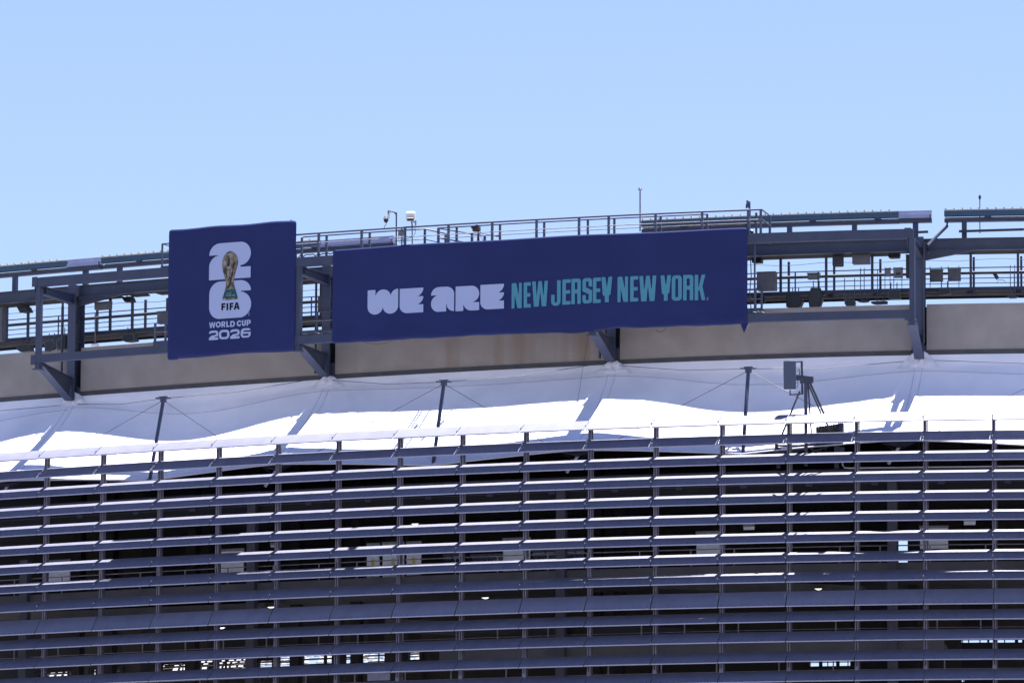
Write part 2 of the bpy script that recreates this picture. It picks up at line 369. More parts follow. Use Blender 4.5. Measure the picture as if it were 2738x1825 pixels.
def canopy(U, t, lift=0.0):
    r = abs(U-round(U))*2; r = min(1, r)                    # 0 on the column line, 1 on the strut line
    ut, ub = lerpn(top_n, U), lerpn(bot_n, U)
    zb = ZCL + (ZSB-ZCL)*r**1.6 + 0.02; oc_, os_ = bot_o(U, OC_, OS_); ob = oc_ + (os_-oc_)*r - 0.22*math.sin(math.pi*r)
    a, b, c = (1-t)**2, 2*t*(1-t), t*t
    k0 = max(0, min(len(MID)-2, int(math.floor((U+1)*2)))); f_ = (U+1)*2-k0; f_ = max(0, min(1, f_)); f_ = (1-math.cos(math.pi*f_))/2
    mo = MID[k0][0]*(1-f_)+MID[k0+1][0]*f_; mz = MID[k0][1]*(1-f_)+MID[k0+1][1]*f_
    c_o = (mo-0.2704*(OW+0.06)-0.2304*ob)/0.4992; c_z = (mz-0.2704*(ZWB+0.02)-0.2304*zb)/0.4992
    o = a*(OW+0.06) + b*c_o + c*ob; z = a*(ZWB+0.02) + b*c_z + c*zb
    u = ut+(ub-ut)*t
    q = U-round(U)
    fan = math.atan2(q*15.2, 0.9+t*4.8)                      # creases radiate from the boots
    fold = 0.055*(vnoise(fan*9+round(U)*13, t*2.2)-0.5)*(1-r)**1.5*min(1, t*9) + 0.075*(vnoise(U*13+3, t*26+U*5)-0.5)*max(0, 1-t*3.4)*min(1, t*14) + 0.035*(vnoise(U*6, t*3)-0.5)*min(1, t*6)
    dip = -0.05*math.exp(-((t-0.115)/0.05)**2)*min(1, r*3)     # shallow trough under the top hem
    return G(u, o+fold+dip+lift*0.7, z+lift*0.7)
can = thing('fabric_canopy', G(22.9,-4,39), 'white tensioned fabric canopy sloping from the concrete wall down behind the louvres', 'canopy')
for b in range(-1, 4):
    lo, hi = (-0.55, 0) if b == -1 else ((3, 3.9) if b == 3 else (b, b+1))
    f = MB(); f.grid(lambda a, t, lo=lo, hi=hi: canopy(lo+(hi-lo)*a, t), 150 if hi-lo == 1 else 90, 34)
    f.build('fabric_panel', M['fabric'], can)
    s = MB(); s.tube([canopy(lo+(hi-lo)*i/60, 0.185+0.03*math.sin(math.pi*min(1,(hi-lo))*i/60), 0.012) for i in range(61)], 0.011, n=4); s.build('seam', M['seam'], can)
    e = MB(); e.tube([canopy(lo+(hi-lo)*i/60, 1.0, 0.0) for i in range(61)], 0.035, n=6); e.build('edge_rope', M['fabric'], can)
for i in range(4):
    def boot(a, b, i=i):
        x = a*2-1; wdt = 0.030+0.042*b; U = i + x*wdt; t = b*0.150
        edge = (1-x*x)*(1-b**3)
        cr = 0.10*(vnoise(4*x+7*i+3, 3*b+i)-0.5)+0.07*(vnoise(9*x+2*b+i, 5*b-3*x)-0.5)+0.03*(vnoise(19*x+i, 13*b)-0.5)
        return canopy(U, t, 0.015 + edge*(0.07+0.9*cr)) + Vector((0,0,0.12*(1-b)**2*(1-x*x)))
    f = MB(); f.grid(boot, 40, 16); f.build('boot', M['boot'], can)
    # ridge seams running down from the boot
    for dx in (-0.012, 0.012):
        f = MB(); f.tube([canopy(i+dx, 0.15+0.8*j/20, 0.01) for j in range(21)], 0.008, n=4); f.build('ridge_seam', M['seam'], can)

# struts with guy cables
slab = ['leaning grey canopy strut with guy cables below the square banner', 'leaning grey canopy strut below the middle of the long banner',
        'leaning grey canopy strut just left of the panel antenna']
sbase = [('6',1140,945), ('7',1360,835), ('8',1785,750)]; stop_ = [('6',1245,340), ('7',1445,215), ('8',1828,115)]
for i in range(3):
    zt = at(*stop_[i], -3.3)[1]; zb = at(*sbase[i], -2.1)[1]
    P, Q = G(ST[i], -3.3, zt), G(SB[i], -2.1, zb-0.1)
    t = thing('canopy_strut', Q, slab[i], 'strut', 'struts holding out the fabric canopy')
    d = (Q-P)
    m = MB(); m.tube([P, P+d*0.5, Q], 0.085, n=10); m.build('tube', M['steel'], t)
    m = MB(); m.tube([P+Vector((0,0,0.14)), P-Vector((0,0,0.10))], 0.15, n=8); m.box(ST[i], -3.3, zt+0.14, zt+0.17, 0.40, 0.24)
    for sx in (-1, 1): m.bar(P+Vector((0.12*sx,0,0.08)), P+Vector((0.36*sx,0,0.10)), 0.06, 0.06)
    m.build('cap', M['steel'], t)
    m = MB(); m.tube([Q+Vector((0,0,0.12)), Q], 0.14, n=8); m.build('base_shoe', M['steel_dark'], t)
    ends = [G(UC[i]+0.45, OW+0.45, FOOT[i][1]-0.12), G(UC[i+1]-0.75, OW+0.45, FOOT[i+1][1]-0.02)]
    for e in ends: m = MB(); m.tube([P+Vector((0,0,0.08)), (P+e)/2+Vector((0,0,-0.10)), e], 0.014, n=5); m.build('guy_cable', M['cable'], t)
    for e in (G(CL[i]+0.15, -1.7, ZCL-0.4), G(CL[i+1]-0.15, -1.7, ZCL-0.4)):
        m = MB(); m.tube([P, e], 0.014, n=5); m.build('guy_cable', M['cable'], t)
# half-bay cables off to the sides
for nm, p, q in (('left', G(UC[0]-0.5,OW+0.45,FOOT[0][1]-0.12), G(UC[0]-7.5,-3.3,zf(-3.3,('7',1445,215)))), ('right', G(UC[3]+0.75,OW+0.45,FOOT[3][1]), G(UC[3]+7.5,-3.3,zf(-3.3,('7',1445,215))))):
    m = MB(); m.tube([p, q], 0.014, n=5)
    e = G(CL[0],-1.7,ZCL-0.4) if nm == 'left' else G(CL[3],-1.7,ZCL-0.4)
    m.tube([q, e], 0.014, n=5)
    m.build('guy_cable', M['cable'], label='pair of thin canopy cables at the %s edge of the photo' % nm, cat='cable')
cll = ['fabric corner clamp at the left edge of the photo, behind the louvres', 'fabric corner clamp left of the middle strut, behind the louvres',
       'fabric corner clamp between the middle strut and the right strut', 'fabric corner clamp right of the radio cabinets, behind the louvres']
for i in range(4):
    c = G(CL[i], -1.9, ZCL); n = (G(CL[i],0,0)-G(CL[i],-1,0)); e = (G(CL[i]+1,0,0)-G(CL[i],0,0))
    t = thing('corner_clamp', c-Vector((0,0,1.1)), cll[i], 'clamp', 'clamps at the lower corners of the canopy')
    m = MB(); m.add([c+e*0.75+Vector((0,0,-0.05)), c-e*0.75+Vector((0,0,-0.05)), c-n*0.3+Vector((0,0,0.28)), c+n*0.12+Vector((0,0,-0.28))], [(0,2,3),(2,1,3),(0,3,1),(0,1,2)]); m.build('corner_plate', M['steel_dark'], t)
    m = MB(); m.tube([c+Vector((0,0,-0.2)), c-e*0.45+n*0.25+Vector((0,0,-1.0))], 0.07, n=8); m.tube([c-e*0.2+n*0.1+Vector((0,0,-0.45)), c-e*0.27+n*0.12+Vector((0,0,-0.60))], 0.12, n=8)
    m.build('turnbuckle', M['bracket'], t)
    m = MB(); m.bar(c-e*0.40+n*0.2+Vector((0,0,-0.85)), c+e*0.15+Vector((0,0,-0.70)), 0.05, 0.05); m.bar(c-e*0.40+n*0.2+Vector((0,0,-0.85)), c-e*0.85+Vector((0,0,-0.72)), 0.05, 0.05)
    m.build('anchor_rod', M['bracket'], t)

# ================================================================ CONCRETE WALL
wall = thing('concrete_wall', G(22.9,OW,ZWB), 'ring of warm grey precast concrete wall panels above the white canopy', 'wall')
edges = [UL-6] + UC + [UR+2]
for i in range(5):
    a, b = edges[i], edges[i+1]; a2 = a+0.32 if i else a; b2 = b-0.42 if i < 4 else b
    m = MB(); m.ring(a2, b2, OW-0.25, OW, ZBT, ZWT); m.build('wall_panel', M['concrete_stained'] if i == 2 else M['concrete'], wall)
    m = MB(); m.ring(a2, b2, OW-0.3, OW+0.004, ZWT, ZWT+0.04); m.build('coping', M['concrete'], wall)
    m = MB(); m.ring(a2, b2, OW-0.25, OW+0.03, ZWB-0.25, ZBT-0.003); m.build('flashing', M['flash'], wall)
    if i: m = MB(); m.box(a+0.20, OW+0.02, ZBT-0.3, FOOT[i-1][1]+0.75, 0.22, 0.12); m.build('edge_angle', M['steel_dark'], wall)
m = MB(); m.ring(UL-6, UR+2, OW-0.6, OW-0.26, ZWB-0.3, ZWT-0.05); m.build('wall_backing', M['int_dark'], wall)

# ================================================================ STEEL COLUMNS
clab = ['slate steel column with knee brace at the left end of the sign frame', 'slate steel column in the gap between the two blue banners',
        'slate steel column whose knee brace shows under the long banner', 'slate steel column with knee brace at the right end of the sign frame']
for i in range(4):
    u = UC[i]; zb = FOOT[i][1]; t = thing('steel_column', G(u,OW,zb), clab[i], 'column', 'steel columns of the roof edge')
    m = MB(); m.box(u, OW+0.38, zb+0.08, ZC1+0.05, 0.42, 0.04); m.build('front_flange', M['steel'], t)
    m = MB(); m.box(u, OW-0.42, zb+0.08, ZC1+0.05, 0.42, 0.04); m.build('rear_flange', M['steel'], t)
    m = MB(); m.box(u, OW-0.02, zb+0.08, ZC1+0.05, 0.03, 0.755)
    for zz in (46.9, 47.9, ZC0): m.box(u, OW-0.02, zz, zz+0.03, 0.30, 0.75)
    m.build('web', M['steel_dark'], t)
    # knee brace (an I section): foot -> front frame
    A, B = G(u, OW+0.55, zb+0.10), G(u, OF-0.05, ZL0-0.05)
    e = (G(u+1,0,0)-G(u,0,0)).normalized()
    nrm = (B-A).cross(e).normalized()
    if nrm.dot(G(u,1,0)-G(u,0,0)) < 0: nrm = -nrm
    m = MB(); m.bar(A, B, 0.42, 0.035, up=nrm); m.build('knee_brace', M['steel'], t)
    m = MB(); A2, B2 = G(u, OW+0.38, zb+1.15), G(u, OF-0.35, ZL0+0.02)
    m.add([A+e*0.015, A-e*0.015, A2+e*0.015, A2-e*0.015, B+e*0.015, B-e*0.015, B2+e*0.015, B2-e*0.015], [(0,4,6,2),(1,3,7,5),(0,1,5,4),(2,6,7,3)])
    m.bar(A2, B2, 0.26, 0.03, up=nrm); m.build('knee_web', M['steel_dark'], t)
    # front post of the sign frame and the bracket beam above
    m = MB(); m.box(u+0.03, OF-0.03, ZL0-0.28, ZU0+0.02, 0.24, 0.24); m.box(u, OF-0.05, ZL0-0.34, ZL0-0.281, 0.40, 0.40)
    m.box(u-0.17, OF-0.02, ZU0-0.30, ZU1-0.1, 0.05, 0.20); m.build('front_post', M['steel'], t)
    for zz in (ZL0-0.05, ZU0+0.05):
        m = MB(); m.box(u-0.16, OF+0.125, zz-0.05, zz+0.42, 0.30, 0.012)
        for bx in (-0.09, 0.09):
            for bz in (0.03, 0.15, 0.27): m.box(u-0.16+bx, OF+0.14, zz+bz, zz+bz+0.03, 0.03, 0.02)
        m.build('gusset_plate', M['steel'], t)
    m = MB(); zt = ZU0+0.03; zl0 = ZU0-0.30; zl1 = ZC0-0.36
    pts = [(OF-0.2, zt), (OW+0.4, zt), (OW+0.4, zl1), (OF-0.2, zl0)]
    m.add([G(u,o,z)+e*s for s in (-0.015, 0.015) for o, z in pts], [(0,1,2,3),(7,6,5,4),(0,4,5,1),(1,5,6,2),(2,6,7,3),(3,7,4,0)])
    m.bar(G(u,OF-0.2,zl0), G(u,OW+0.4,zl1), 0.30, 0.03); m.bar(G(u,OF-0.2,zt+0.015), G(u,OW+0.4,zt+0.015), 0.26, 0.03)
    m.bar(G(u,OF-0.55,zl0-0.05)+e*0.08, G(u,OF-0.55,zt)+e*0.08, 0.12, 0.02); m.build('bracket_beam', M['steel'], t)
    m = MB(); m.tube([G(u-0.62,OW+0.25,ZWB+0.3), G(u-0.62,OW+0.25,ZC0+0.1)], 0.055, n=8)
    if i == 3: m = MB(); m.tube([G(u+0.22,OW+0.45,ZWB+0.5), G(u+0.22,OW+0.45,ZC0+0.35)], 0.06, n=8)
    m.build('drain_pipe', M['steel_dark'], t)

# ================================================================ RING BEAM AND SIGN FRAME
def ibeam(name, u0, u1, oc, z0, z1, parent, mt, fw=0.30):
    m = MB(); m.ring(u0,u1,oc-fw/2,oc+fw/2,z0,z0+0.035); m.ring(u0,u1,oc-0.015,oc+0.015,z0+0.0351,z1-0.0351); m.ring(u0,u1,oc-fw/2,oc+fw/2,z1-0.035,z1)
    return m.build(name, mt, parent)
rb = thing('ring_beam', G(22.9,-7.02,ZC0), 'dark steel roof edge beam running between the columns above the walkway', 'beam')
for i in range(5):
    a = edges[i]+(0.17 if i else 0); b = edges[i+1]-(0.17 if i < 4 else 0)
    ibeam('beam_span', a, b, OW-0.01, ZC0, ZC1, rb, M['steel_shaded'], 0.24)
for i in range(1, 5):
    m = MB(); a = edges[i]+0.2; m.add([G(a,OW+0.1,ZC0), G(a+2.6,OW+0.1,ZC0), G(a,OW+0.1,ZC0-0.42), G(a,OW-0.1,ZC0), G(a+2.6,OW-0.1,ZC0), G(a,OW-0.1,ZC0-0.42)], [(0,2,1),(3,4,5),(0,3,5,2),(1,2,5,4)]); m.build('haunch', M['steel_dark'], rb)
m = MB(); m.ring(UL-4, UR, OW-0.66, OW-0.135, ZC0+0.02, ZC0+0.10); [m.ring(a_, b_, OW-1.3, OW-0.661, ZC0+0.02, ZC0+0.10) for a_, b_ in ((UL-4,-0.9),(-0.2,0.6),(1.3,13.0),(17.6,23.2),(26.2,40.0),(41.2,UR))]; m.build('roof_deck_edge', M['int_dark'], rb)  # deck widened and gapped to shape the shade and sun slits on the canopy
sf = thing('sign_frame', G(20,OF,ZL0), 'slate steel frame of two long beams carrying both blue banners', 'frame')
for k in range(3):
    for nm, z0, z1, mt in (('lower_beam', ZL0, ZL1, M['steel']), ('upper_beam', ZU0, ZU1, M['steel'])):
        m = MB(); m.ring(UC[k]-(0.18 if k == 0 else -0.001), UC[k+1]+(0.10 if k == 2 else -0.001), OF+0.02, OF+0.12, z0, z1)
        m.ring(UC[k]-(0.18 if k == 0 else -0.001), UC[k+1]+(0.10 if k == 2 else -0.001), OF-0.18, OF+0.019, z1-0.04, z1-0.002)
        m.ring(UC[k]-(0.18 if k == 0 else -0.001), UC[k+1]+(0.10 if k == 2 else -0.001), OF-0.18, OF+0.019, z0+0.002, z0+0.04); m.build(nm, mt, sf)

# ================================================================ ROOF EDGE GUTTERS
OG = -8.7
zg = [zf(OG,('5',1035,262),('5',1400,235),('1',500,388),('1',5,432)), zf(OG,('5',1035,300),('5',1400,272),('1',500,430),('1',5,470))]
zk = [zf(OG,('5',1035,302),('5',1500,285),('1',400,455)), zf(OG,('5',1035,328),('5',1500,315),('1',400,485))]
zpg = zf(OG,('5',1035,245),('5',1400,232))
segs = [((UL-6), at('1',510,400,OG)[0], 'teal fronted roof gutter at the far left, left of the square banner'),
        (at('1',770,400,OG)[0], at('2',1300,250,OG)[0], 'teal fronted roof gutter running behind the square banner'),
        (at('4',610,330,OG)[0], at('5',1040,270,OG)[0], 'teal fronted roof gutter above the right end of the long banner'),
        (at('5',1387,270,OG)[0], UR, 'teal fronted roof gutter at the far right of the roof edge')]
for a, b, lb in segs:
    t = thing('roof_gutter', G((a+b)/2,OG,zk[1]), lb, 'gutter', 'roof gutters along the stadium rim')
    m = MB(); m.ring(a,b,OG-0.25,OG,zg[1],zg[0]); m.build('fascia', M['teal'], t)
    m = MB(); m.ring(a,b,OG-0.5,OG+0.02,zg[0]+0.002,zg[0]+0.05); m.build('top_edge', M['tan'], t)
    m = MB(); m.ring(a,b,OG-0.35,OG-0.08,zk[1],zk[0]-0.03); m.build('support_rail', M['steel'], t)
    m = MB(); m.ring(a,b,OG-0.4,OG-0.30,zk[0]-0.028,zg[1]-0.01)
    m.build('inner_rail', M['tan'], t)
    m = MB(); n = int((b-a)/0.42)
    for i in range(n):
        u = a+0.1+i*0.42; m.box(u, OG-0.12, zg[0]+0.051, zg[0]+0.10, 0.05, 0.3); m.box(u-0.03, OG-0.12, zg[0]+0.101, zg[0]+0.12, 0.07, 0.3)
    m.build('roof_ribs', M['tan'], t)
    for i in range(int((b-a)/3.3)+1):
        u = a+1.0+i*3.3
        if u < b-0.3: m = MB(); m.box(u, OG-0.15, ZC1-0.2, zk[1], 0.22, 0.2); m.build('stub_post', M['steel'], t)
        if u+1.2 < b: m = MB(); m.box(u+1.2, OG-0.02, zk[0]-0.03, zg[1]-0.001, 0.30, 0.06); m.build('hanger_plate', M['steel_dark'], t)
for (wa, xa, ya), (wb, xb, yb), zt, zb_, lb in ((('1',510,400),('1',765,400),('1',640,372),('1',640,462),'pale lilac gutter cover left of the square banner'),
        (('2',1300,250),('2',1855,240),('2',1580,216),('2',1580,300),'pale lilac gutter cover between the two banners'),
        (('5',1040,270),('5',1290,270),('5',1165,236),('5',1165,326),'pale lilac gutter cover near the right end of the frame')):
    a, b = at(wa,xa,ya,OG)[0], at(wb,xb,yb,OG)[0]; z1 = at(*zt,OG)[1]; z0 = at(*zb_,OG)[1]; h = z1-z0
    t = thing('gutter_cover', G((a+b)/2,OG,z0), lb, 'gutter cover', 'pale covers over the gutter joints')
    m = MB(); m.ring(a,b,OG-0.3,OG-0.05,z0+h*0.66,z1); m.build('upper_sheet', M['cover'], t)
    m = MB(); m.ring(a,b,OG-0.3,OG+0.02,z0+h*0.36,z0+h*0.64); m.build('middle_sheet', M['cover'], t)
    m = MB(); m.ring(a,b,OG-0.3,OG-0.02,z0,z0+h*0.34); m.build('lower_sheet', M['steel'], t)
    m = MB(); m.box(b-0.06, OG+0.03, z0+0.02, z0+h*0.62, 0.05, 0.04); m.box((a+b)/2, OG-0.2, ZC1-0.2, z0, 0.24, 0.2); m.build('stub_post', M['steel'], t)
m = MB(); m.tube([AG('5',1410,320,OG), AG('5',1410,355,OG), AG('5',1262,500,-6.6), AG('5',1262,560,-6.6)], 0.07, n=8)
m.build('downpipe', M['steel'], label='slanting steel downpipe dropping from the right gutter to the column', cat='pipe')
m = MB()
for a, b in ((AG('5',1110,405,-8),AG('5',1265,398,-8)),(AG('5',1500,395,-8.5),AG('5',1996,380,-8.5))): m.bar(a, b, 0.12, 0.10)
m.build('roof_rail', M['steel_dark'], label='dark horizontal rail on the roof edge right of the sign frame', cat='rail')

# ================================================================ WALKWAYS
def railing(t, o, u0, u1, zr, zm, zd, posts, r=0.035, rm=0.02, pw=0.075, mt=None, mrail=None):
    n = max(2, int((u1-u0)/1.5)); us = [u0+(u1-u0)*i/n for i in range(n+1)]
    m = MB(); m.tube([G(u,o,zr) for u in us], r, n=6); m.build('top_rail', mt or M['rail'], t)
    m = MB(); m.tube([G(u,o+0.02,zm) for u in us], rm, n=5); m.build('mid_rail', mrail or M['rail_light'], t)
    for p in posts: m = MB(); m.box(p, o-0.03, zd, zr-0.01, pw, pw); m.build('rail_post', mt or M['rail'], t)
uw = thing('upper_walkway', G(20,-5,ZU1), 'narrow maintenance walkway with double railings along the top of the long banner', 'walkway')
o1, o2 = -4.22, -5.06
z1r = zf(o1, ('3',0,375), ('3',1996,268), ('4',1400,238)); z1m = zf(o1, ('3',250,437), ('3',1996,350), ('4',1000,318))
z2r = zf(o2, ('3',0,398), ('3',1240,325), ('3',1996,292)); z2m = zf(o2, ('3',250,460), ('3',1996,372))
uL = at('2',1108,190,o1)[0]; uR = at('4',1530,235,o1)[0]; zd = ZU1+0.02
pf = [at('2',x,200,o1)[0] for x in (1288,1615)] + [at('3',x,350,o1)[0] for x in (235,567,900,1238,1562,1788)] + [at('4',x,300,o1)[0] for x in (720,1075,1430,1522)]
pb = [at('2',x,220,o2)[0] for x in (1158,1346,1675)] + [at('3',x,380,o2)[0] for x in (385,628,958,1295,1628,1830)] + [at('4',x,300,o2)[0] for x in (758,1113,1487)]
railing(uw, o1, uL, uR, z1r, z1m, zd, pf, r=0.045, rm=0.022, pw=0.10)
um = at('3',385,380,o2)[0]; um2 = at('3',625,380,o2)[0]; ue = at('4',1120,265,o2)[0]
n_ = MB(); n_.tube([G(uL+(um-uL)*i/8,o2,z2r) for i in range(9)]+[G(um+0.5,o2-1.6,z2r-0.02)], 0.035); n_.build('top_rail', M['rail'], uw)
n_ = MB(); n_.tube([G(uL+(um-uL)*i/8,o2,z2m) for i in range(9)]+[G(um+0.5,o2-1.6,z2m-0.02)], 0.02); n_.build('mid_rail', M['rail'], uw)
n_ = MB(); n_.tube([G(um2-0.95+(ue-um2+0.95)*i/12,o2,z2r) for i in range(13)], 0.035); n_.build('top_rail', M['rail'], uw)
n_ = MB(); n_.tube([G(um2-0.95+(uR-um2+0.95)*i/14,o2,z2m) for i in range(15)], 0.02); n_.build('mid_rail', M['rail_light'], uw)
for q in (0, 0.45):
    n_ = MB(); n_.tube([G(um2-0.95,o2-0.02,z2r-q), G(um2+0.35,o2-2.6,z2r-q-0.03)], 0.032); n_.build('side_rail', M['rail'], uw)
for p in pb: n_ = MB(); n_.box(p, o2-0.05, zd, z2r-0.01, 0.09, 0.09); n_.build('rail_post', M['rail'], uw)
for du, do in ((-0.9,0),(-0.35,-0.9),(0.1,-1.7),(0.38,-2.6)): n_ = MB(); n_.box(um2+du, o2+do, zd, z2r-0.02, 0.10, 0.10); n_.build('rail_post', M['rail'], uw)
n_ = MB(); n_.box(um+0.45, o2-1.5, zd, z2r-0.02, 0.12, 0.12); n_.build('rail_post', M['rail'], uw)
xo = thing('crossover_bridge', G(um+0.4, -6.3, zd), 'short grated bridge from the roof edge to the walkway above the banner', 'bridge')
for uu in (um+0.05, um2-1.0):
    n_ = MB(); n_.bar(G(uu,o2-0.02,zd-0.05), G(uu,-8.2,zd-0.05), 0.07, 0.16); n_.build('side_beam', M['steel'], xo)
n_ = MB(); n_.bar(G((um+um2)/2-0.6,o2-0.1,zd-0.05), G((um+um2)/2-0.6,-8.2,zd-0.05), 0.05, 0.1); n_.build('middle_beam', M['steel'], xo)
n_ = MB()
for i in range(24):
    n_.bar(G(um+0.10,o2-0.10-i*0.12,zd-0.02), G(um2-1.05,o2-0.10-i*0.12,zd-0.02), 0.05, 0.03)
n_.build('grating', M['grate'], xo, kind='stuff')
# end of the walkway at the right of the long banner
for zr in (z1r, z1m): n_ = MB(); n_.tube([G(uR,o1,zr), G(uR,o2-0.9,zr)], 0.035); n_.build('end_rail', M['rail'], uw)
n_ = MB(); n_.box(uR, o2-0.9, zd-0.2, z1r, 0.10, 0.10); n_.build('rail_post', M['rail'], uw)
n_ = MB()
for i in range(int((uR-uL)/0.13)): n_.box(uL+i*0.13, (o1+o2)/2, zd-0.04, zd-0.004, 0.05, o1-o2-0.1)
n_.build('deck_grating', M['grate'], uw, kind='stuff')
n_ = MB(); n_.ring(uL, uR+0.05, o2-0.06, o2+0.0, zd-0.16, zd); n_.build('edge_channel', M['steel'], uw)
n_ = MB(); a = at('1',1237,340,o1)[0]; zz = at('1',1240,262,o1)[1]
n_.box(a, o1, ZU1+0.05, zz, 0.07, 0.07); n_.tube([G(a,o1,zz), G(a+1.2,o1,zz)], 0.035); n_.tube([G(a,o1,zz-0.45), G(a+1.2,o1,zz-0.45)], 0.02); n_.tube([G(a,o1,zz), G(a,o2,zz)], 0.03)
n_.ring(a-0.05, a+1.5, o2, o1+0.05, ZU1+0.0, ZU1+0.10)
n_.build('walkway_end_guard', M['rail'], label='short walkway guard rail poking out left of the square banner', cat='guard rail')
# lower walkway behind the lower beam
lw = thing('lower_walkway', G(20,-5,ZL1), 'low maintenance walkway with thin rails behind the lower sign beam', 'walkway')
ua, ub_ = at('1',1180,950,-6.98)[0], at('m',340,1200,-6.98)[0]
zlr = zf(-6.98, ('1',1180,862), ('m',275,1000)); zlm = zf(-6.98, ('1',1200,935), ('m',275,1118), ('g',300,995))
railing(lw, -6.98, ua, ub_, zlr, zlm, zlm-0.56, [at('1',1180,950,-6.98)[0], at('1',1260,950,-6.98)[0], at('2',1275,850,-6.98)[0], at('g',160,1000,-6.98)[0], at('m',275,1100,-6.98)[0], at('m',352,1100,-6.98)[0]], r=0.03, rm=0.02, pw=0.09)
n_ = MB(); n_.ring(ua-0.05, ub_+0.05, -7.36, -6.95, zlm-0.62, zlm-0.56); n_.build('deck', M['grate'], lw)
n_ = MB(); n_.ring(ua-0.05, ub_+0.05, -6.949, -6.92, zlm-0.68, zlm-0.42); n_.build('toe_board', M['steel'], lw)

# catwalk hung under the roof edge
OCA, OCB = -8.4, -10.6
cw = thing('catwalk', G(22,-9,46.5), 'hanging catwalk with pipe and thin rails seen against the sky', 'catwalk')
zct = zf(OCA, ('5',1100,822), ('5',1500,803), ('5',600,842), ('l',1300,635), ('l',1700,590))
zcb = zf(OCA, ('5',1100,850), ('5',1500,838), ('5',600,868), ('l',1300,690), ('l',1700,650))
m = MB(); m.ring(UL-4, UR, OCA-0.08, OCA, zcb, zct); m.build('edge_channel', M['steel_dark'], cw)
m = MB(); m.ring(UL-4, UR, OCB, OCB+0.08, zcb, zct); m.build('edge_channel', M['steel_dark'], cw)
m = MB(); m.ring(UL-4, UR, OCB+0.081, OCA-0.081, zcb+0.08, zcb+0.12); m.build('deck', M['grate'], cw)
m = MB(); m.tube([G(UL-4+(UR-UL+4)*i/40, -8.9, zcb-0.06) for i in range(41)], 0.055, n=8); m.build('service_pipe', M['rail_light'], cw)
zs = [zf(OCA,('5',1300,658),('5',1900,648),('l',1500,375),('l',200,503)), zf(OCA,('5',1300,737),('5',1900,727),('l',1500,510),('l',200,632)), zf(OCA,('5',1300,773),('5',1900,763),('l',1500,575),('l',200,700))]
for z, r in zip(zs, (0.026, 0.022, 0.018)):
    m = MB(); m.tube([G(UL-4+(UR-UL+4)*i/40, OCA-0.02, z) for i in range(41)], r, n=5); m.build('rail_cable', M['rail'], cw)
zp = zf(OCA-0.5, ('5',1300,697),('5',1900,688),('l',1500,447),('l',200,575),('n',1300,540))
m = MB(); m.tube([G(UL-4+(UR-UL+4)*i/40, OCA-0.5, zp) for i in range(41)], 0.075, n=8); m.build('thick_pipe', M['steel_dark'], cw)
m = MB(); m.tube([G(UL-4+(UR-UL+4)*i/60, OCA-0.7, ZC0-0.16-0.05*math.sin(i*1.7)) for i in range(61)], 0.012, n=4); m.build('strung_cable', M['cable'], cw)
fr_ = [('5',141,700),('5',488,700),('5',839,700),('5',1590,650),('5',1950,650),('l',90,500),('l',368,500),('l',1445,400),('l',1735,400),('g',165,650),('g',410,600)]
bk_ = [('5',203,700),('5',549,700),('5',901,700),('5',1613,650),('5',1975,650),('l',820,400),('l',1275,400),('l',1908,300),('l',2195,250),('g',468,600),('l',35,500)]
for L_, o, wd in ((fr_, OCA-0.04, 0.11), (bk_, OCB+0.04, 0.10)):
    for q in L_:
        u = at(*q, o)[0]; m = MB(); m.box(u, o, zcb, ZC0+0.2, wd, 0.10); m.build('hanger', M['steel_dark'], cw)
for q in (('5',540,885),('5',890,885),('5',1605,855),('5',1970,850)):
    u = at(*q, OCA+0.15)[0]; m = MB(); m.bar(G(u-0.3,OCA-0.3,zcb+0.03), G(u+0.1,OCA+0.35,zcb-0.12), 0.10, 0.16); m.build('outrigger', M['steel_dark'], cw)
for q in (('n',192,650),('n',645,650),('l',765,600),('5',253,700),('5',427,700),('g',290,780)):
    u, z = at(*q, OCA-0.1); m = MB(); m.box(u, OCA-0.1, zct, zs[0], 0.05, 0.05); m.build('rail_post', M['rail'], cw)
for q in (('n',1478,600),('n',1550,600),('n',1958,600),('n',2058,600),('n',2130,600),('n',2290,600),('5',1280,730),('5',1365,730),('5',1418,730),('5',1500,730),('5',1892,720),('5',1925,720)):
    u, z = at(*q, OCA+0.05); m = MB(); m.box(u, OCA+0.05, zct, zs[0]+0.09, 0.03, 0.03); m.build('strap', M['rail'], cw)

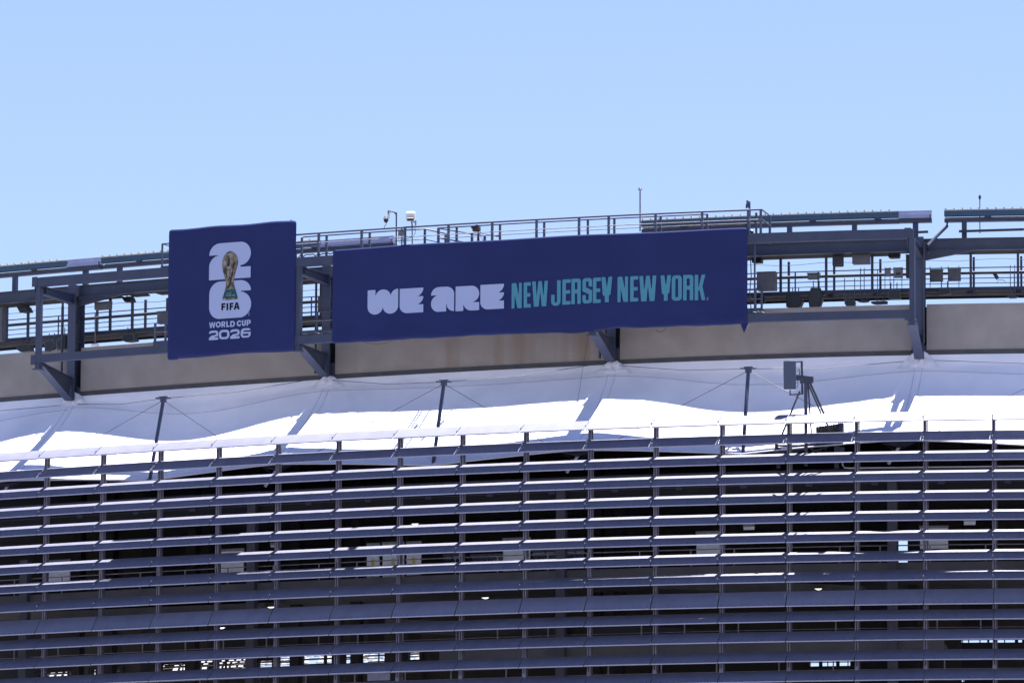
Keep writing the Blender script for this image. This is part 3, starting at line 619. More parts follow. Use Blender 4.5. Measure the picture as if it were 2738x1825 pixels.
# ================================================================ BANNERS
def banner(t, u0, u1, z0, z1, hem, rnd=0.0, seed=0):
    """cloth drawn over the frame: front face with returns on all four sides"""
    def fn(a, b):
        # parameters beyond [0,1] wrap back round the frame
        aa = (a*1.06-0.03); bb = (b*1.10-0.05); back = 0
        ca, cb = min(1,max(0,aa)), min(1,max(0,bb))
        back = max(abs(aa-ca)*10, abs(bb-cb)*6)
        u = u0+(u1-u0)*ca; z = z1+(z0-z1)*cb
        z += hem(u, cb)
        dx = min(u-u0, u1-u); dz = min(z1-z, z-z0)
        if rnd:
            k = max(0, rnd-max(0,dx)); k2 = max(0, rnd-max(0,dz))
            q = math.hypot(k, k2)-rnd
            if k > 0 and k2 > 0 and q > 0: 
                sx = 1 if u-u0 < u1-u else -1; sz = -1 if z1-z < z-z0 else 1
                u += sx*q*k/(q+rnd); z += sz*q*k2/(q+rnd)
        wr = 0.018*(vnoise(u*1.1+seed, z*0.8)-0.5)+0.010*(vnoise(u*3.1+z*1.4+seed, z*1.2)-0.5)
        low = max(0, cb-0.72)/0.28
        wr += low*0.05*(vnoise(u*0.9+z*1.6+seed*3, z*2.6-u*0.5)-0.5) + low*low*0.03*(vnoise(u*2.5+z*3+seed, z*5)-0.5)
        edge = -0.028*(max(0,1-dx/0.22)**2 + max(0,1-abs(dz)/0.18)**2)
        return G(u, OB+wr+edge-min(back,1)*0.26, z)
    n1 = int((u1-u0)/0.11); m = MB(); m.grid(fn, n1, 64); m.build('cloth', M['banner'], t)
    m = MB(); m.ring(u0+0.12, u1-0.12, OB-0.17, OB-0.13, z0+0.22, z1-0.15); m.build('backing_board', M['backing'], t)
bs = thing('square_banner', G(8,OB,45.1), 'tall near square navy banner with the white 26 emblem and golden trophy', 'banner')
bl = thing('long_banner', G(24,OB,45.3), 'long navy banner reading WE ARE NEW JERSEY NEW YORK', 'banner')
ZT_s = zf(OB, ('2',150,155), ('2',1085,80)); ZB_s = zf(OB, ('2',1110,1075), ('2',125,1135))
us0, us1 = at('2',135,700,OB)[0], at('2',1106,600,OB)[0]
ZT_l = zf(OB, ('2',1385,292), ('3',1000,462), ('4',1430,372)); ZB_l = zf(OB, ('2',1390,1010), ('3',0,1225), ('4',1370,1115))
ul0, ul1 = at('2',1392,650,OB)[0], at('4',1418,700,OB)[0]
def hem_s(u, b): return (b**4)*(-0.03*math.sin(u*1.3) + (-0.06 if u < us0+0.5 else 0)) + ((1-b)**4)*0.02*math.sin(u*2)
def hem_l(u, b):
    x = (u-ul0)/(ul1-ul0)
    h = 0.012*math.sin(u*1.9)+0.008*math.sin(u*4.3+1) - 0.10*math.exp(-((x-0.60)/0.06)**2) - 0.05*math.exp(-((x-0.50)/0.03)**2) + 0.05*math.exp(-((x-0.70)/0.05)**2)
    return b**4*h + (1-b)**4*(0.018*math.sin(u*0.8))
banner(bs, us0, us1, ZB_s, ZT_s, hem_s, rnd=0.14, seed=3)
banner(bl, ul0, ul1, ZB_l, ZT_l, hem_l, rnd=0.05, seed=11)
m = MB(); a = at('4',1380,1115,OB)[0]; m.add([G(a-0.1,OB-0.04,ZB_l+0.05), G(a+0.28,OB-0.10,ZB_l+0.08), at and AG('4',1396,1170,OB)], [(0,1,2)]); m.add([G(a-0.1,OB-0.07,ZB_l+0.05), G(a+0.28,OB-0.13,ZB_l+0.08), AG('4',1396,1168,OB-0.03)], [(2,1,0)]); m.build('loose_corner', M['banner'], bl)
m = MB(); m.add([AG('4',1412,1100,OB-0.15), AG('4',1450,1103,OB-0.3), AG('4',1418,1136,OB-0.2)], [(0,1,2),(2,1,0)]); m.build('folded_corner', M['backing'], bl)
m = MB(); m.add([AG('2',1112,1035,OB-0.18), AG('2',1150,1030,OB-0.4), AG('2',1150,1052,OB-0.4), AG('2',1118,1080,OB-0.18)], [(0,1,2,3),(3,2,1,0)]); m.build('folded_corner', M['backing'], bs)
m = MB(); m.add([AG('2',1070,75,OB-0.1), AG('2',1090,84,OB-0.2), AG('2',1122,145,OB-0.45), AG('2',1108,133,OB-0.3)], [(0,1,2,3),(3,2,1,0)]); m.build('folded_corner', M['banner'], bs)

# ---- lettering as flat print 6 mm proud of the cloth
def BX(x0,x1,y0,y1): return lambda x,y: max(x0-x, x-x1, y0-y, y-y1)
def EL(cx,cy,rx,ry=None):
    ry = ry or rx
    return lambda x,y: (math.hypot((x-cx)/rx,(y-cy)/ry)-1)*min(rx,ry)
def I(*f): return lambda x,y: max(g(x,y) for g in f)
def U_(*f): return lambda x,y: min(g(x,y) for g in f)
def SUB(a,*b): return lambda x,y: max([a(x,y)]+[-g(x,y) for g in b])
def RB(x0,x1,y0,y1,r):       # radii: bl, br, tr, tl
    rr = r if isinstance(r,(tuple,list)) else (r,)*4
    def f(x,y):
        cx, cy = (x0+x1)/2, (y0+y1)/2
        q = rr[0] if x<cx and y<cy else rr[1] if y<cy else rr[2] if x>=cx else rr[3]
        dx, dy = abs(x-cx)-(x1-x0)/2+q, abs(y-cy)-(y1-y0)/2+q
        return math.hypot(max(dx,0),max(dy,0))+min(max(dx,dy),0)-q
    return f
def PL(*p):                  # polygon, any winding
    def f(x,y):
        d = 1e9; ins = False; n = len(p)
        for i in range(n):
            (ax,ay),(bx,by) = p[i],p[(i+1)%n]; ex,ey = bx-ax,by-ay; wx,wy = x-ax,y-ay
            t = max(0,min(1,(wx*ex+wy*ey)/(ex*ex+ey*ey))); d = min(d, math.hypot(wx-ex*t,wy-ey*t))
            if (ay>y)!=(by>y) and x < (bx-ax)*(y-ay)/(by-ay)+ax: ins = not ins
        return -d if ins else d
    return f
def printed(parent, name, f, w_, h_, u0, z0, su, sz, mt, lift=0.006, cell=0.026, label=None, skew=0.0):
    """contour the shape f over [0,w]x[0,h] into flat polygons, scaled su,sz metres per unit"""
    nx = max(6, int(w_*su/cell)); ny = max(6, int(h_*sz/cell)); hx, hy = w_*1.02/nx, h_*1.02/ny; ox, oy = -0.01*w_, -0.01*h_
    V = [[f(ox+i*hx, oy+j*hy) for i in range(nx+1)] for j in range(ny+1)]
    vs = []; fs = []; idx = {}
    def vert(x, y):
        key = (round(x,6), round(y,6))
        if key not in idx:
            idx[key] = len(vs); u = u0+x*su; vs.append(G(u, surf_o(u)+lift, z0+y*sz+skew*x))
        return idx[key]
    for j in range(ny):
        run = None
        for i in range(nx+1):
            full = i < nx and V[j][i] <= 0 and V[j][i+1] <= 0 and V[j+1][i] <= 0 and V[j+1][i+1] <= 0
            if full and run is None: run = i
            if (not full) and run is not None:
                k = run
                while k < i:
                    e = min(i, k+10); x0, x1, y0, y1 = ox+k*hx, ox+e*hx, oy+j*hy, oy+(j+1)*hy
                    fs.append((vert(x0,y0), vert(x1,y0), vert(x1,y1), vert(x0,y1))); k = e
                run = None
            if i < nx and not full:
                c = [(i,j),(i+1,j),(i+1,j+1),(i,j+1)]; pl = []
                for a in range(4):
                    (ia,ja),(ib,jb) = c[a], c[(a+1)%4]; va, vb = V[ja][ia], V[jb][ib]
                    if va <= 0: pl.append((ox+ia*hx, oy+ja*hy))
                    if (va <= 0) != (vb <= 0):
                        t = va/(va-vb); pl.append((ox+(ia+(ib-ia)*t)*hx, oy+(ja+(jb-ja)*t)*hy))
                if len(pl) >= 3:
                    ii = []
                    for q in pl:
                        k = vert(*q)
                        if k not in ii: ii.append(k)
                    if len(ii) >= 3: fs.append(tuple(ii))
    m = MB(); m.add(vs, fs); return m.build(name, mt, parent, label=label)
def surf_o(u): return OB+0.022

r_ = 0.31
gW = U_(BX(0,1.25,.31,.69), BX(0,.32,.6,1), I(EL(.635,.69,.312,.31),BX(0,2,.6,1)), I(EL(1.25,.69,.31),BX(.9,1.25,.68,1)), I(EL(.312,.31,.312,.31),BX(0,.624,0,.35)), I(EL(.938,.31,.312,.31),BX(.626,1.25,0,.35)))
gE = U_(RB(0,.645,0,1,(.30,0,0,0)), I(EL(.64,1,.31,.345),BX(.63,.95,.655,1)), I(EL(.64,.655,.31,.325),BX(.63,.95,.33,.655)), BX(.63,.95,0,.33))
gA = U_(I(EL(.31,.67,.31,.33),BX(0,.31,.67,1)), BX(.30,.63,.3,1), I(EL(.63,.69,.31),BX(.62,.94,.69,1)), BX(.30,.94,.31,.695), I(EL(.31,.33,.31,.335),BX(0,.31,0,.665)), BX(.30,.62,0,.31), I(EL(.94,.31,.31),BX(.64,.94,0,.32)))
gR = U_(BX(0,.31,0,1), BX(.30,.64,.31,1), I(EL(.63,.67,.31,.33),BX(.62,.94,.34,1)), I(EL(.63,.31,.31),BX(.32,.64,0,.32)), BX(.63,.94,0,.33))
def put(parent, seq, mt, h=1.15, lab=None):
    for f, w_, (wn, x0, yb), wm in seq:
        u0, z0 = at(wn, x0, yb, OB)
        printed(parent, 'letter', f, w_, 1.0, u0, z0, wm/w_, h, mt)
seqW = [(gW,1.25,('2',1663,805),None),(gE,.95,('3',197,1022),None),(gA,.94,('3',436,1012),None),(gR,.94,('3',623,1005),None),(gE,.95,('3',812,993),None)]
ends = [('3',187),('3',377),('3',612),('3',803),('3',992)]
for (f,w_,(wn,x0,yb),_),(we,xe) in zip(seqW, ends):
    u0, z0 = at(wn,x0,yb,OB); u1 = at(we,xe,yb,OB)[0]; z1 = 0
    printed(bl, 'letter', f, w_, 1.0, u0, z0+0.005, (u1-u0)/w_, 1.135, M['print_white'])
def cN(w): return U_(RB(0,.13,0,1,(0,0,0,.06)), BX(w-.13,w,0,1), PL((.03,1),(.20,1),(w-.02,0),(w-.19,0)))
def cE(w): return U_(RB(0,.15,0,1,(0,0,0,.06)), BX(.1,w,.86,1), BX(.1,w-.02,.43,.57), BX(.1,w,0,.14))
def cW(w):
    s = w/.64; q = lambda *p: PL(*[(x*s,y) for x,y in p])
    return U_(q((0,1),(.145,1),(.20,0),(.07,0)), q((.255,1),(.36,1),(.27,0),(.13,0)), q((.28,1),(.39,1),(.51,0),(.39,0)), q((.50,1),(.64,1),(.575,0),(.44,0)))
def cJ(w): return U_(BX(w-.155,w,.17,1), I(SUB(RB(0,w,0,.9,(.17,.17,0,0)), RB(.15,w-.155,.13,1.2,(.04,.04,0,0)), BX(-.1,.15,.44,1.2)), BX(0,w,0,.44)))
def cR(w): return SUB(U_(RB(0,w,.46,1,(0,.10,.11,0)), BX(0,.15,0,1), RB(w-.19,w,0,.52,(0,0,.07,0)), BX(.1,w-.06,.42,.55)), RB(.15,w-.15,.57,.86,.03), RB(.15,w-.15,-.2,.42,(0,0,.03,.03)))
def cS(w): return SUB(RB(0,w,0,1,.14), RB(.15,w-.15,.60,.87,.035), RB(.15,w-.15,.13,.40,.035), PL((.15,.66),(w+.1,.66),(w+.1,.42),(w-.03,.52),(.17,.62)), PL((w-.15,.34),(-.1,.34),(-.1,.60),(.03,.49),(w-.17,.39)))
def cS(w): return SUB(RB(0,w,0,1,.13), RB(.15,w-.15,.61,.87,.035), RB(.15,w-.15,.13,.39,.035), PL((w-.16,.665),(w+.1,.665),(w+.1,.46),(w-.02,.52),(w-.16,.585)), PL((.16,.335),(-.1,.335),(-.1,.54),(.02,.48),(.16,.415)))
def cY(w):
    s = w/.43; q = lambda *p: PL(*[(x*s,y) for x,y in p])
    return U_(q((0,1),(.155,1),(.26,.27),(.09,.25),(.05,.32)), q((.275,1),(.43,1),(.36,.30),(.31,.27),(.17,.27)), q((.135,.36),(.295,.36),(.295,0),(.135,0)))
def cO(w): return SUB(RB(0,w,0,1,.15), RB(.155,w-.155,.13,.87,.05))
def cK(w): return U_(BX(0,.15,0,1), PL((w-.16,1),(w,1),(w-.13,.52),(.15,.36),(.15,.46)), PL((.17,.55),(w-.14,.62),(w,0),(w-.155,0)))
for f, wn, x0, x1, yb in [(cN,'3',1050,1128,983),(cE,'3',1142,1197,977),(cW,'3',1207,1327,970),(cJ,'3',1352,1424,963),(cE,'3',1437,1500,955),(cR,'3',1506,1578,950),(cS,'3',1590,1664,946),(cE,'3',1670,1730,942),(cY,'3',1735,1818,937),
        (cN,'4',432,512,935),(cE,'4',528,590,931),(cW,'4',598,728,930),(cY,'4',760,840,925),(cO,'4',845,922,925),(cR,'4',932,1010,922),(cK,'4',1020,1102,921)]:
    u0, z0 = at(wn,x0,yb,OB); u1 = at(wn,x1,yb,OB)[0]; w_ = (u1-u0)/1.155
    printed(bl, 'letter', f(w_), w_, 1.0, u0, z0, 1.155, 1.155, M['print_teal'], cell=0.022)
def tm(parent, u, z):
    f = U_(BX(0,1,0,.18), BX(.0,.18,0,.0+.9), BX(0,.2,-.3,.6), BX(0,1,1.0,1.15), BX(0,1,1.6,1.8), BX(.75,1,1.0,1.8), BX(0,.25,.9,1.0))
    f = U_(BX(0,.2,.0,.8), BX(0,1,.32,.5), BX(0,1,1.05,1.22), BX(0,1,1.7,1.87), BX(0,.22,1.05,1.87))
    printed(parent, 'trademark_sign', f, 1.0, 1.9, u, z, 0.09, 0.075, M['print_white'], cell=0.012)
u_, z_ = at('4',1114,922,OB); tm(bl, u_, z_)
# square banner emblem
S2 = U_(I(EL(.58,1.15,.58,.55),BX(0,.58,1.15,1.7)), BX(.57,1.69,1.10,1.7), I(EL(1.68,1.155,.56,.545),BX(1.67,2.25,.60,1.7)), BX(.54,1.69,.5,1.14), I(EL(.55,.60,.55,.53),BX(0,.55,.55,1.13)), BX(0,2.24,0,.53), BX(0,.6,.5,.62))
S6 = U_(RB(0,1.70,0,1.74,(.56,0,0,.58)), I(EL(1.66,1.24,.58,.50),BX(1.65,2.25,1.24,1.74)), I(EL(1.66,.60,.60,.60),BX(1.65,2.27,0,1.20)))
ue0, ze0 = at('2',455,541,OB); ue1 = at('2',772,500,OB)[0]; sc = (ue1-ue0)/2.24
printed(bs, 'number_two', S2, 2.24, 1.7, ue0, ze0+0.0, sc, 1.0*1.0, M['print_white'], skew=0.0)
u6, z6 = at('2',455,828,OB); u6b = at('2',776,700,OB)[0]; sc6 = (u6b-u6)/2.26; z6t = zf(OB, ('2',600,545))
printed(bs, 'number_six', S6, 2.26, 1.74, u6, z6t-1.74, sc6, 1.0, M['print_white'])
# trophy print: outline by half widths over height
zt0, zt1 = at('2',615,686,OB)[1], at('2',612,318,OB)[1]; H = zt1-zt0; ucen = at('2',615,500,OB)[0]
prof = [(0,.42),(.045,.40),(.13,.335),(.20,.285),(.27,.235),(.35,.215),(.43,.245),(.50,.29),(.58,.345),(.66,.40),(.73,.435),(.80,.425),(.87,.385),(.93,.30),(.98,.15),(1.0,.04)]
def hw(y):
    y /= H
    for (a,wa),(b,wb) in zip(prof, prof[1:]):
        if y <= b: return wa+(wb-wa)*(y-a)/(b-a)
    return 0
def trophy(x, y):
    if y < 0 or y > H: return 0.05
    c = 0.5 + 0.02*math.sin(y*4) - 0.03*(y/H-.5)
    return abs(x-c) - hw(y)
tz = 0.0
printed(bs, 'trophy', lambda x,y: trophy(x,y), 1.0, H, ucen-0.5, zt0, 1.0, 1.0, M['print_gold'], lift=0.012, cell=0.03)
printed(bs, 'trophy_base', lambda x,y: max(trophy(x,y), y-.20*H, .03*H-y), 1.0, H*.22, ucen-0.5, zt0, 1.0, 1.0, M['print_green'], lift=0.016, cell=0.03)
def curvepoly(pts): return PL(*pts)
def dark(px): return [(a*1.0, b*H) for a, b in px]
printed(bs, 'trophy_shading', U_(PL(*dark([(.40,.62),(.50,.74),(.47,.88),(.38,.84),(.34,.72)])), PL(*dark([(.62,.62),(.74,.68),(.78,.78),(.66,.74)])), PL(*dark([(.56,.30),(.62,.46),(.66,.60),(.60,.56),(.48,.34),(.34,.24),(.42,.22)])), PL(*dark([(.20,.60),(.38,.42),(.36,.50),(.24,.64)]))), 1.0, H, ucen-0.5, zt0, 1.0, 1.0, M['print_gold_dark'], lift=0.016, cell=0.026)
printed(bs, 'trophy_highlight', U_(EL(.22,.77*H,.07,.13), EL(.47,.93*H,.12,.06), EL(.42,.66*H,.09,.05), PL(*dark([(.34,.40),(.44,.52),(.48,.62),(.42,.58)])), PL(*dark([(.66,.42),(.72,.55),(.76,.64),(.70,.60)]))), 1.0, H, ucen-0.5, zt0, 1.0, 1.0, M['print_gold_light'], lift=0.017, cell=0.022)
# bold sans letters
def bF(w): t=.27; return U_(BX(0,t,0,1), BX(0,w,.77,1), BX(0,w*.92,.38,.60))
def bI(w): return BX(0,w,0,1)
def bA(w): return SUB(PL((0,0),(w*.34,1),(w*.66,1),(w,0)), PL((w*.42,.40),(w*.5,.74),(w*.58,.40)), PL((w*.30,-.1),(w*.345,.2),(w*.655,.2),(w*.70,-.1)))
def bW(w): q=lambda *p: PL(*[(x*w,y) for x,y in p]); return U_(q((0,1),(.19,1),(.38,0),(.20,0)), q((.40,1),(.55,1),(.38,0),(.22,0)), q((.45,1),(.60,1),(.78,0),(.62,0)), q((.81,1),(1,1),(.80,0),(.62,0)))
def bO(w): return SUB(EL(w/2,.5,w/2,.5), EL(w/2,.5,w/2-.26,.26))
def bR(w): return U_(SUB(U_(RB(0,w*.95,.36,1,(0,.31,.31,0)), BX(0,.27,0,1)), RB(.27,w*.62,.55,.80,(0,.1,.1,0))), PL((w*.35,.42),(w*.68,.42),(w,0),(w*.67,0)))
def bL(w): return U_(BX(0,.27,0,1), BX(0,w,0,.23))
def bD(w): return SUB(RB(0,w,0,1,(0,.45,.45,0)), RB(.27,w-.27,.22,.78,(0,.24,.24,0)))
def bC(w): return SUB(EL(w/2+.03,.5,w/2+.03,.5), EL(w/2+.03,.5,w/2-.24,.25), PL((w*.5,.5),(w*1.3,.86),(w*1.3,.14)))
def bU(w): return SUB(RB(0,w,0,1,(.38,.38,0,0)), RB(.27,w-.27,.22,1.2,(.13,.13,0,0)))
def bP(w): return U_(BX(0,.27,0,1), SUB(RB(0,w,.32,1,(0,.34,.34,0)), RB(.27,w-.27,.53,.79,(0,.1,.1,0))))
def word(parent, seq, hgt, mt, cell=0.018):
    for f, wn, x0, x1, yb in seq:
        u0, z0 = at(wn,x0,yb,OB); u1 = at(wn,x1,yb,OB)[0]; w_ = (u1-u0)/hgt
        printed(parent, 'letter', f(w_), w_, 1.0, u0, z0, hgt, hgt, mt, lift=0.012 if mt is M['print_black'] else 0.006, cell=cell)
WIN['e'] = (530,620,5.056)
word(bs, [(bF,'e',317,372,1063),(bI,'e',386,410,1060),(bF,'e',428,480,1057),(bA,'e',482,566,1052)], 0.335, M['print_black'])
word(bs, [(bW,'e',150,237,1302),(bO,'e',240,309,1293),(bR,'e',316,373,1290),(bL,'e',382,428,1286),(bD,'e',436,499,1284),(bC,'e',524,586,1277),(bU,'e',594,648,1272),(bP,'e',657,714,1268)], 0.275, M['print_white'])
def b2(w): return U_(I(SUB(RB(0,w,.30,1,(0,.32,.34,.30)), RB(.25,w-.27,.55,.76,.08), BX(-.1,.27,.2,.70), PL((0,.28),(w-.36,.55),(.3,.62),(0,.62))),BX(0,w,.34,1)), PL((0,.22),(w-.75,.46),(w-.25,.42),(w-.62,.22)), PL((0,0),(0,.24),(.36,.50),(w-.1,.50),(w-.55,.25),(w-.5,0)), BX(0,w,0,.25))
def b0(w): return SUB(RB(0,w,0,1,.42), RB(.29,w-.29,.24,.76,.16))
def b6(w): return SUB(RB(0,w,0,1,(.40,.36,.30,.42)), RB(.29,w-.27,.20,.42,.09), PL((.30,.62),(.42,.78),(w*.75,.78),(w*1.2,.76),(w*1.2,.60)))
word(bs, [(b2,'e',148,274,1464),(b0,'e',282,425,1454),(b2,'e',436,563,1446),(b6,'e',576,712,1432)], 0.435, M['print_white'])
word(bs, [], 1, M['print_white'])
u_, z_ = at('e',683,1132,OB); tm(bs, u_, z_)
# small band lettering on the trophy base
for k, (f, x0, x1) in enumerate([(bF,386,402),(bI,406,410),(bF,416,430),(bA,436,452)]):
    u0, z0 = at('e',x0,842,OB); u1 = at('e',x1,842,OB)[0]; printed(bs, 'letter', f((u1-u0)/.07), (u1-u0)/.07, 1, u0, z0, .07, .07, M['print_gold_light'], lift=0.022, cell=0.01)
for k, (f, x0, x1) in enumerate([(bW,376,396),(bO,398,412),(bR,414,426),(bL,428,438),(bD,440,452),(bC,462,474),(bU,477,489),(bP,492,504)]):
    u0, z0 = at('e',x0,868,OB); u1 = at('e',x1,868,OB)[0]; printed(bs, 'letter', f((u1-u0)/.07), (u1-u0)/.07, 1, u0, z0, .07, .07, M['print_gold_light'], lift=0.022, cell=0.01)
m = MB(); m.tube([AG('F',1352,765,OB-0.3), AG('F',1338,850,-3.8), AG('F',1327,920,-3.2), AG('F',1324,962,-2.8)], 0.008, n=4)
m.build('hanging_cable', M['cable'], label='thin dark cable hanging from the underside of the long banner', cat='cable')
m = MB(); m.tube([AG('4',722,1132,OB-0.2), AG('4',728,1150,OB-0.2), AG('4',745,1160,OB-0.2), AG('4',770,1160,OB-0.2), AG('4',790,1148,OB-0.2), AG('4',797,1128,OB-0.2)], 0.012, n=4)
m.build('cable_loop', M['cable'], label='small dark cable loop hanging below the right half of the long banner', cat='cable')
m = MB(); m.tube([AG('2',1610,1000,OB-0.2), AG('2',1660,1018,OB-0.2), AG('2',1730,1026,OB-0.2), AG('2',1800,1018,OB-0.2), AG('2',1850,996,OB-0.2)], 0.010, n=4)
m.build('cable_loop', M['cable'], label='slack dark cable sagging below the left end of the long banner', cat='cable')

# ================================================================ EQUIPMENT
def boxthing(name, wn, x0, y0, x1, y1, o, dp, mt, label, cat, bev=0.0, group=None, extra=None):
    """cabinet with a proud lid, from two picture corners at offset o, dp metres deep"""
    u0, zt = at(wn, x0, y0, o); u1, zb = at(wn, x1, y1, o); zt = (zt+at(wn,x1,y0,o)[1])/2; zb = (zb+at(wn,x0,y1,o)[1])/2
    t = thing(name, G((u0+u1)/2, o-dp/2, zb), label, cat, group)
    m = MB(); m.box((u0+u1)/2, o-dp/2, zb, zt, u1-u0, dp); ob = m.build('body', mt, t)
    md = ob.modifiers.new('bevel', 'BEVEL'); md.width = max(bev, 0.012); md.segments = 2
    m = MB(); w_ = u1-u0; m.box((u0+u1)/2, o+0.012, zb+0.05, zt-0.05, w_*0.86, 0.02); m.box((u0+u1)/2, o-dp/2, zt+0.001, zt+0.03, w_*1.06, dp*1.06); m.build('front_cover', mt, t)
    if extra: extra(t, u0, u1, zb, zt)
    return t
def hang(t, u0, u1, zb, zt, o=OCA-0.3, up=1.2, r=0.02):
    for u in (u0+0.08, u1-0.08): m = MB(); m.tube([G(u,o,zt-0.1), G(u,o,zt+up)], r, n=5); m.build('hanger_rod', M['rail'], t)
def speaker(name, wn, pts, o, dp, mt, label, cat='loudspeaker'):
    """body from an outline (picture points) extruded inward, with a grille frame"""
    P_ = [at(wn, a, b, o) for a, b in pts]; zb = min(p[1] for p in P_); uc = sum(p[0] for p in P_)/len(P_)
    t = thing(name, G(uc,o,zb), label, cat); n = len(P_); cu = uc; cz = sum(p[1] for p in P_)/n
    m = MB(); vs = [G(u,o,z) for u, z in P_] + [G(cu+(u-cu)*0.85,o-dp,cz+(z-cz)*0.85) for u, z in P_]
    m.add(vs, [tuple(range(n)), tuple(range(2*n-1,n-1,-1))]+[(i,(i+1)%n,n+(i+1)%n,n+i)[::-1] for i in range(n)]); m.build('body', mt, t)
    m = MB(); vs = [G(cu+(u-cu)*0.84,o+0.015,cz+(z-cz)*0.84) for u, z in P_] + [G(cu+(u-cu)*0.84,o-0.01,cz+(z-cz)*0.84) for u, z in P_]
    m.add(vs, [tuple(range(n))]+[(i,(i+1)%n,n+(i+1)%n,n+i)[::-1] for i in range(n)]); m.build('grille', M['black'], t)
    ztop = max(p[1] for p in P_)
    
    for sx in (-0.15, 0.15): m = MB(); m.tube([G(cu+sx,o-dp/2,ztop-0.05), G(cu+sx,o-dp/2,ztop+0.35)], 0.025, n=5); m.build('hanger_rod', M['rail'], t)
    return t
OE = -8.1
speaker('loudspeaker','n',[(5,935),(270,920),(340,1055),(290,1170),(200,1200),(120,1200),(15,1180)],OE,0.6,M['box_dark'],'dark rounded loudspeaker hanging under the catwalk right of the long banner')
speaker('loudspeaker','n',[(440,990),(500,800),(690,800),(738,985),(660,1212),(475,1220)],OE,0.6,M['box_dark'],'tall dark tapering loudspeaker with sunlit top under the catwalk')
speaker('floodlight','n',[(1165,1030),(1365,1040),(1385,1090),(1365,1165),(1200,1168),(1160,1110)],OE,0.4,M['box_mid'],'boxy grey floodlight hanging on two rods under the catwalk','floodlight')
speaker('floodlight','n',[(1412,1070),(1500,1035),(1560,1035),(1655,1050),(1610,1072),(1500,1080)],OE,0.35,M['box_dark'],'thin winged dark floodlight under the catwalk, right of the boxy grey one','floodlight')
speaker('floodlight','n',[(1680,1070),(1960,1055),(2015,1070),(2010,1105),(1760,1120),(1690,1108)],OE,0.4,M['box_dark'],'long flat dark floodlight on a single rod under the catwalk','floodlight')
speaker('loudspeaker','n',[(2030,850),(2255,840),(2280,1020),(2040,1028),(2015,985)],OE,0.4,M['box_grey'],'grey boxy loudspeaker under the catwalk left of the right column')
speaker('loudspeaker','5',[(1352,835),(1435,828),(1443,870),(1358,878),(1348,862)],OE,0.35,M['box_grey'],'small grey loudspeaker under the catwalk right of the right column')
speaker('floodlight','5',[(1865,890),(1905,880),(1952,892),(1940,900),(1880,902)],OE,0.3,M['box_mid'],'small grey winged floodlight under the catwalk at the far right','floodlight')
speaker('loudspeaker','l',[(225,790),(370,780),(392,870),(270,887),(215,850)],OE,0.5,M['box_grey'],'dark grey loudspeaker under the catwalk at the far left')
speaker('loudspeaker','l',[(1610,650),(1745,640),(1765,740),(1650,756),(1592,728)],OE,0.5,M['box_grey'],'dark grey loudspeaker under the catwalk left of the square banner')
speaker('loudspeaker','l',[(215,290),(340,280),(375,360),(260,370)],OE,0.5,M['box_dark'],'dark tilted loudspeaker under the roof beam at the far left')
speaker('loudspeaker','l',[(1590,170),(1700,155),(1725,225),(1635,232)],OE,0.5,M['box_dark'],'dark tilted loudspeaker under the roof beam left of the square banner')
speaker('loudspeaker','l',[(580,745),(700,725),(720,780),(650,880),(585,880)],-7.3,0.4,M['box_grey'],'grey wedge loudspeaker just behind the left front post')
speaker('loudspeaker','l',[(730,755),(820,670),(960,640),(965,845),(740,865)],-7.35,0.5,M['box_grey'],'large grey tilted loudspeaker beside the left column')
speaker('loudspeaker','m',[(232,605),(352,600),(352,650),(232,655)],OE,0.5,M['box_dark'],'dark low box speaker tucked under the beam right of the long banner')
speaker('loudspeaker','n',[(2010,130),(2260,120),(2245,205),(2030,212)],OE,0.5,M['box_dark'],'dark tapered loudspeaker under the beam left of the right column')
speaker('loudspeaker','m',[(235,1070),(388,1050),(392,1160),(250,1160)],-7.2,0.3,M['box_dark'],'dark box speaker low beside the right end of the long banner')
boxthing('electrical_cabinet','m',300,772,508,990,-7.6,0.5,M['box_grey'],'large grey cabinet on the catwalk just right of the long banner','cabinet')
boxthing('electrical_cabinet','n',1325,150,1635,325,-7.6,0.4,M['box_grey'],'grey cabinet hung from the roof beam above the catwalk rails','cabinet')
boxthing('transformer_box','n',928,165,1115,370,-7.6,0.4,M['box_dark'],'black ribbed box hung under the beam beside a hanger','box', bev=0.05)
boxthing('control_box','n',1965,425,2060,575,OCA+0.1,0.15,M['box_mid'],'small light grey control box on the catwalk rail','control box')
boxthing('control_box','n',2145,415,2295,600,OCA+0.1,0.2,M['box_mid'],'larger grey control box with a dark window on the catwalk rail','control box',
         extra=lambda t,u0,u1,zb,zt: [MB().ring(u0+0.08,u1-0.08,OCA+0.125,OCA+0.14,zb+0.12,zt-0.22).build('window', M['black'], t)])
boxthing('control_box','5',1283,688,1372,775,OCA+0.1,0.2,M['box_grey'],'grey square panel box on the rail right of the right column','control box')
boxthing('control_box','5',1420,684,1508,770,OCA+0.1,0.2,M['box_grey'],'grey square panel box on the rail, second to the right of the right column','control box')
boxthing('electrical_cabinet','5',1098,575,1168,745,-7.75,0.3,M['box_dark'],'tall dark cabinet standing behind the right front post','cabinet')
boxthing('electrical_cabinet','l',1240,235,1425,325,-7.6,0.3,M['box_grey'],'grey cabinet hung from the beam right of the left column','cabinet')
boxthing('electrical_cabinet','l',2062,355,2230,510,-7.6,0.3,M['box_grey'],'grey cabinet on the catwalk beside the left edge of the square banner','cabinet')
boxthing('electrical_cabinet','g',370,700,520,880,-7.6,0.3,M['box_grey'],'grey cabinet on the catwalk in the gap between the banners','cabinet')
boxthing('electrical_cabinet','l',-40,315,30,740,-7.6,0.3,M['box_grey'],'tall dark grey cabinet cut off by the left edge of the photo','cabinet')
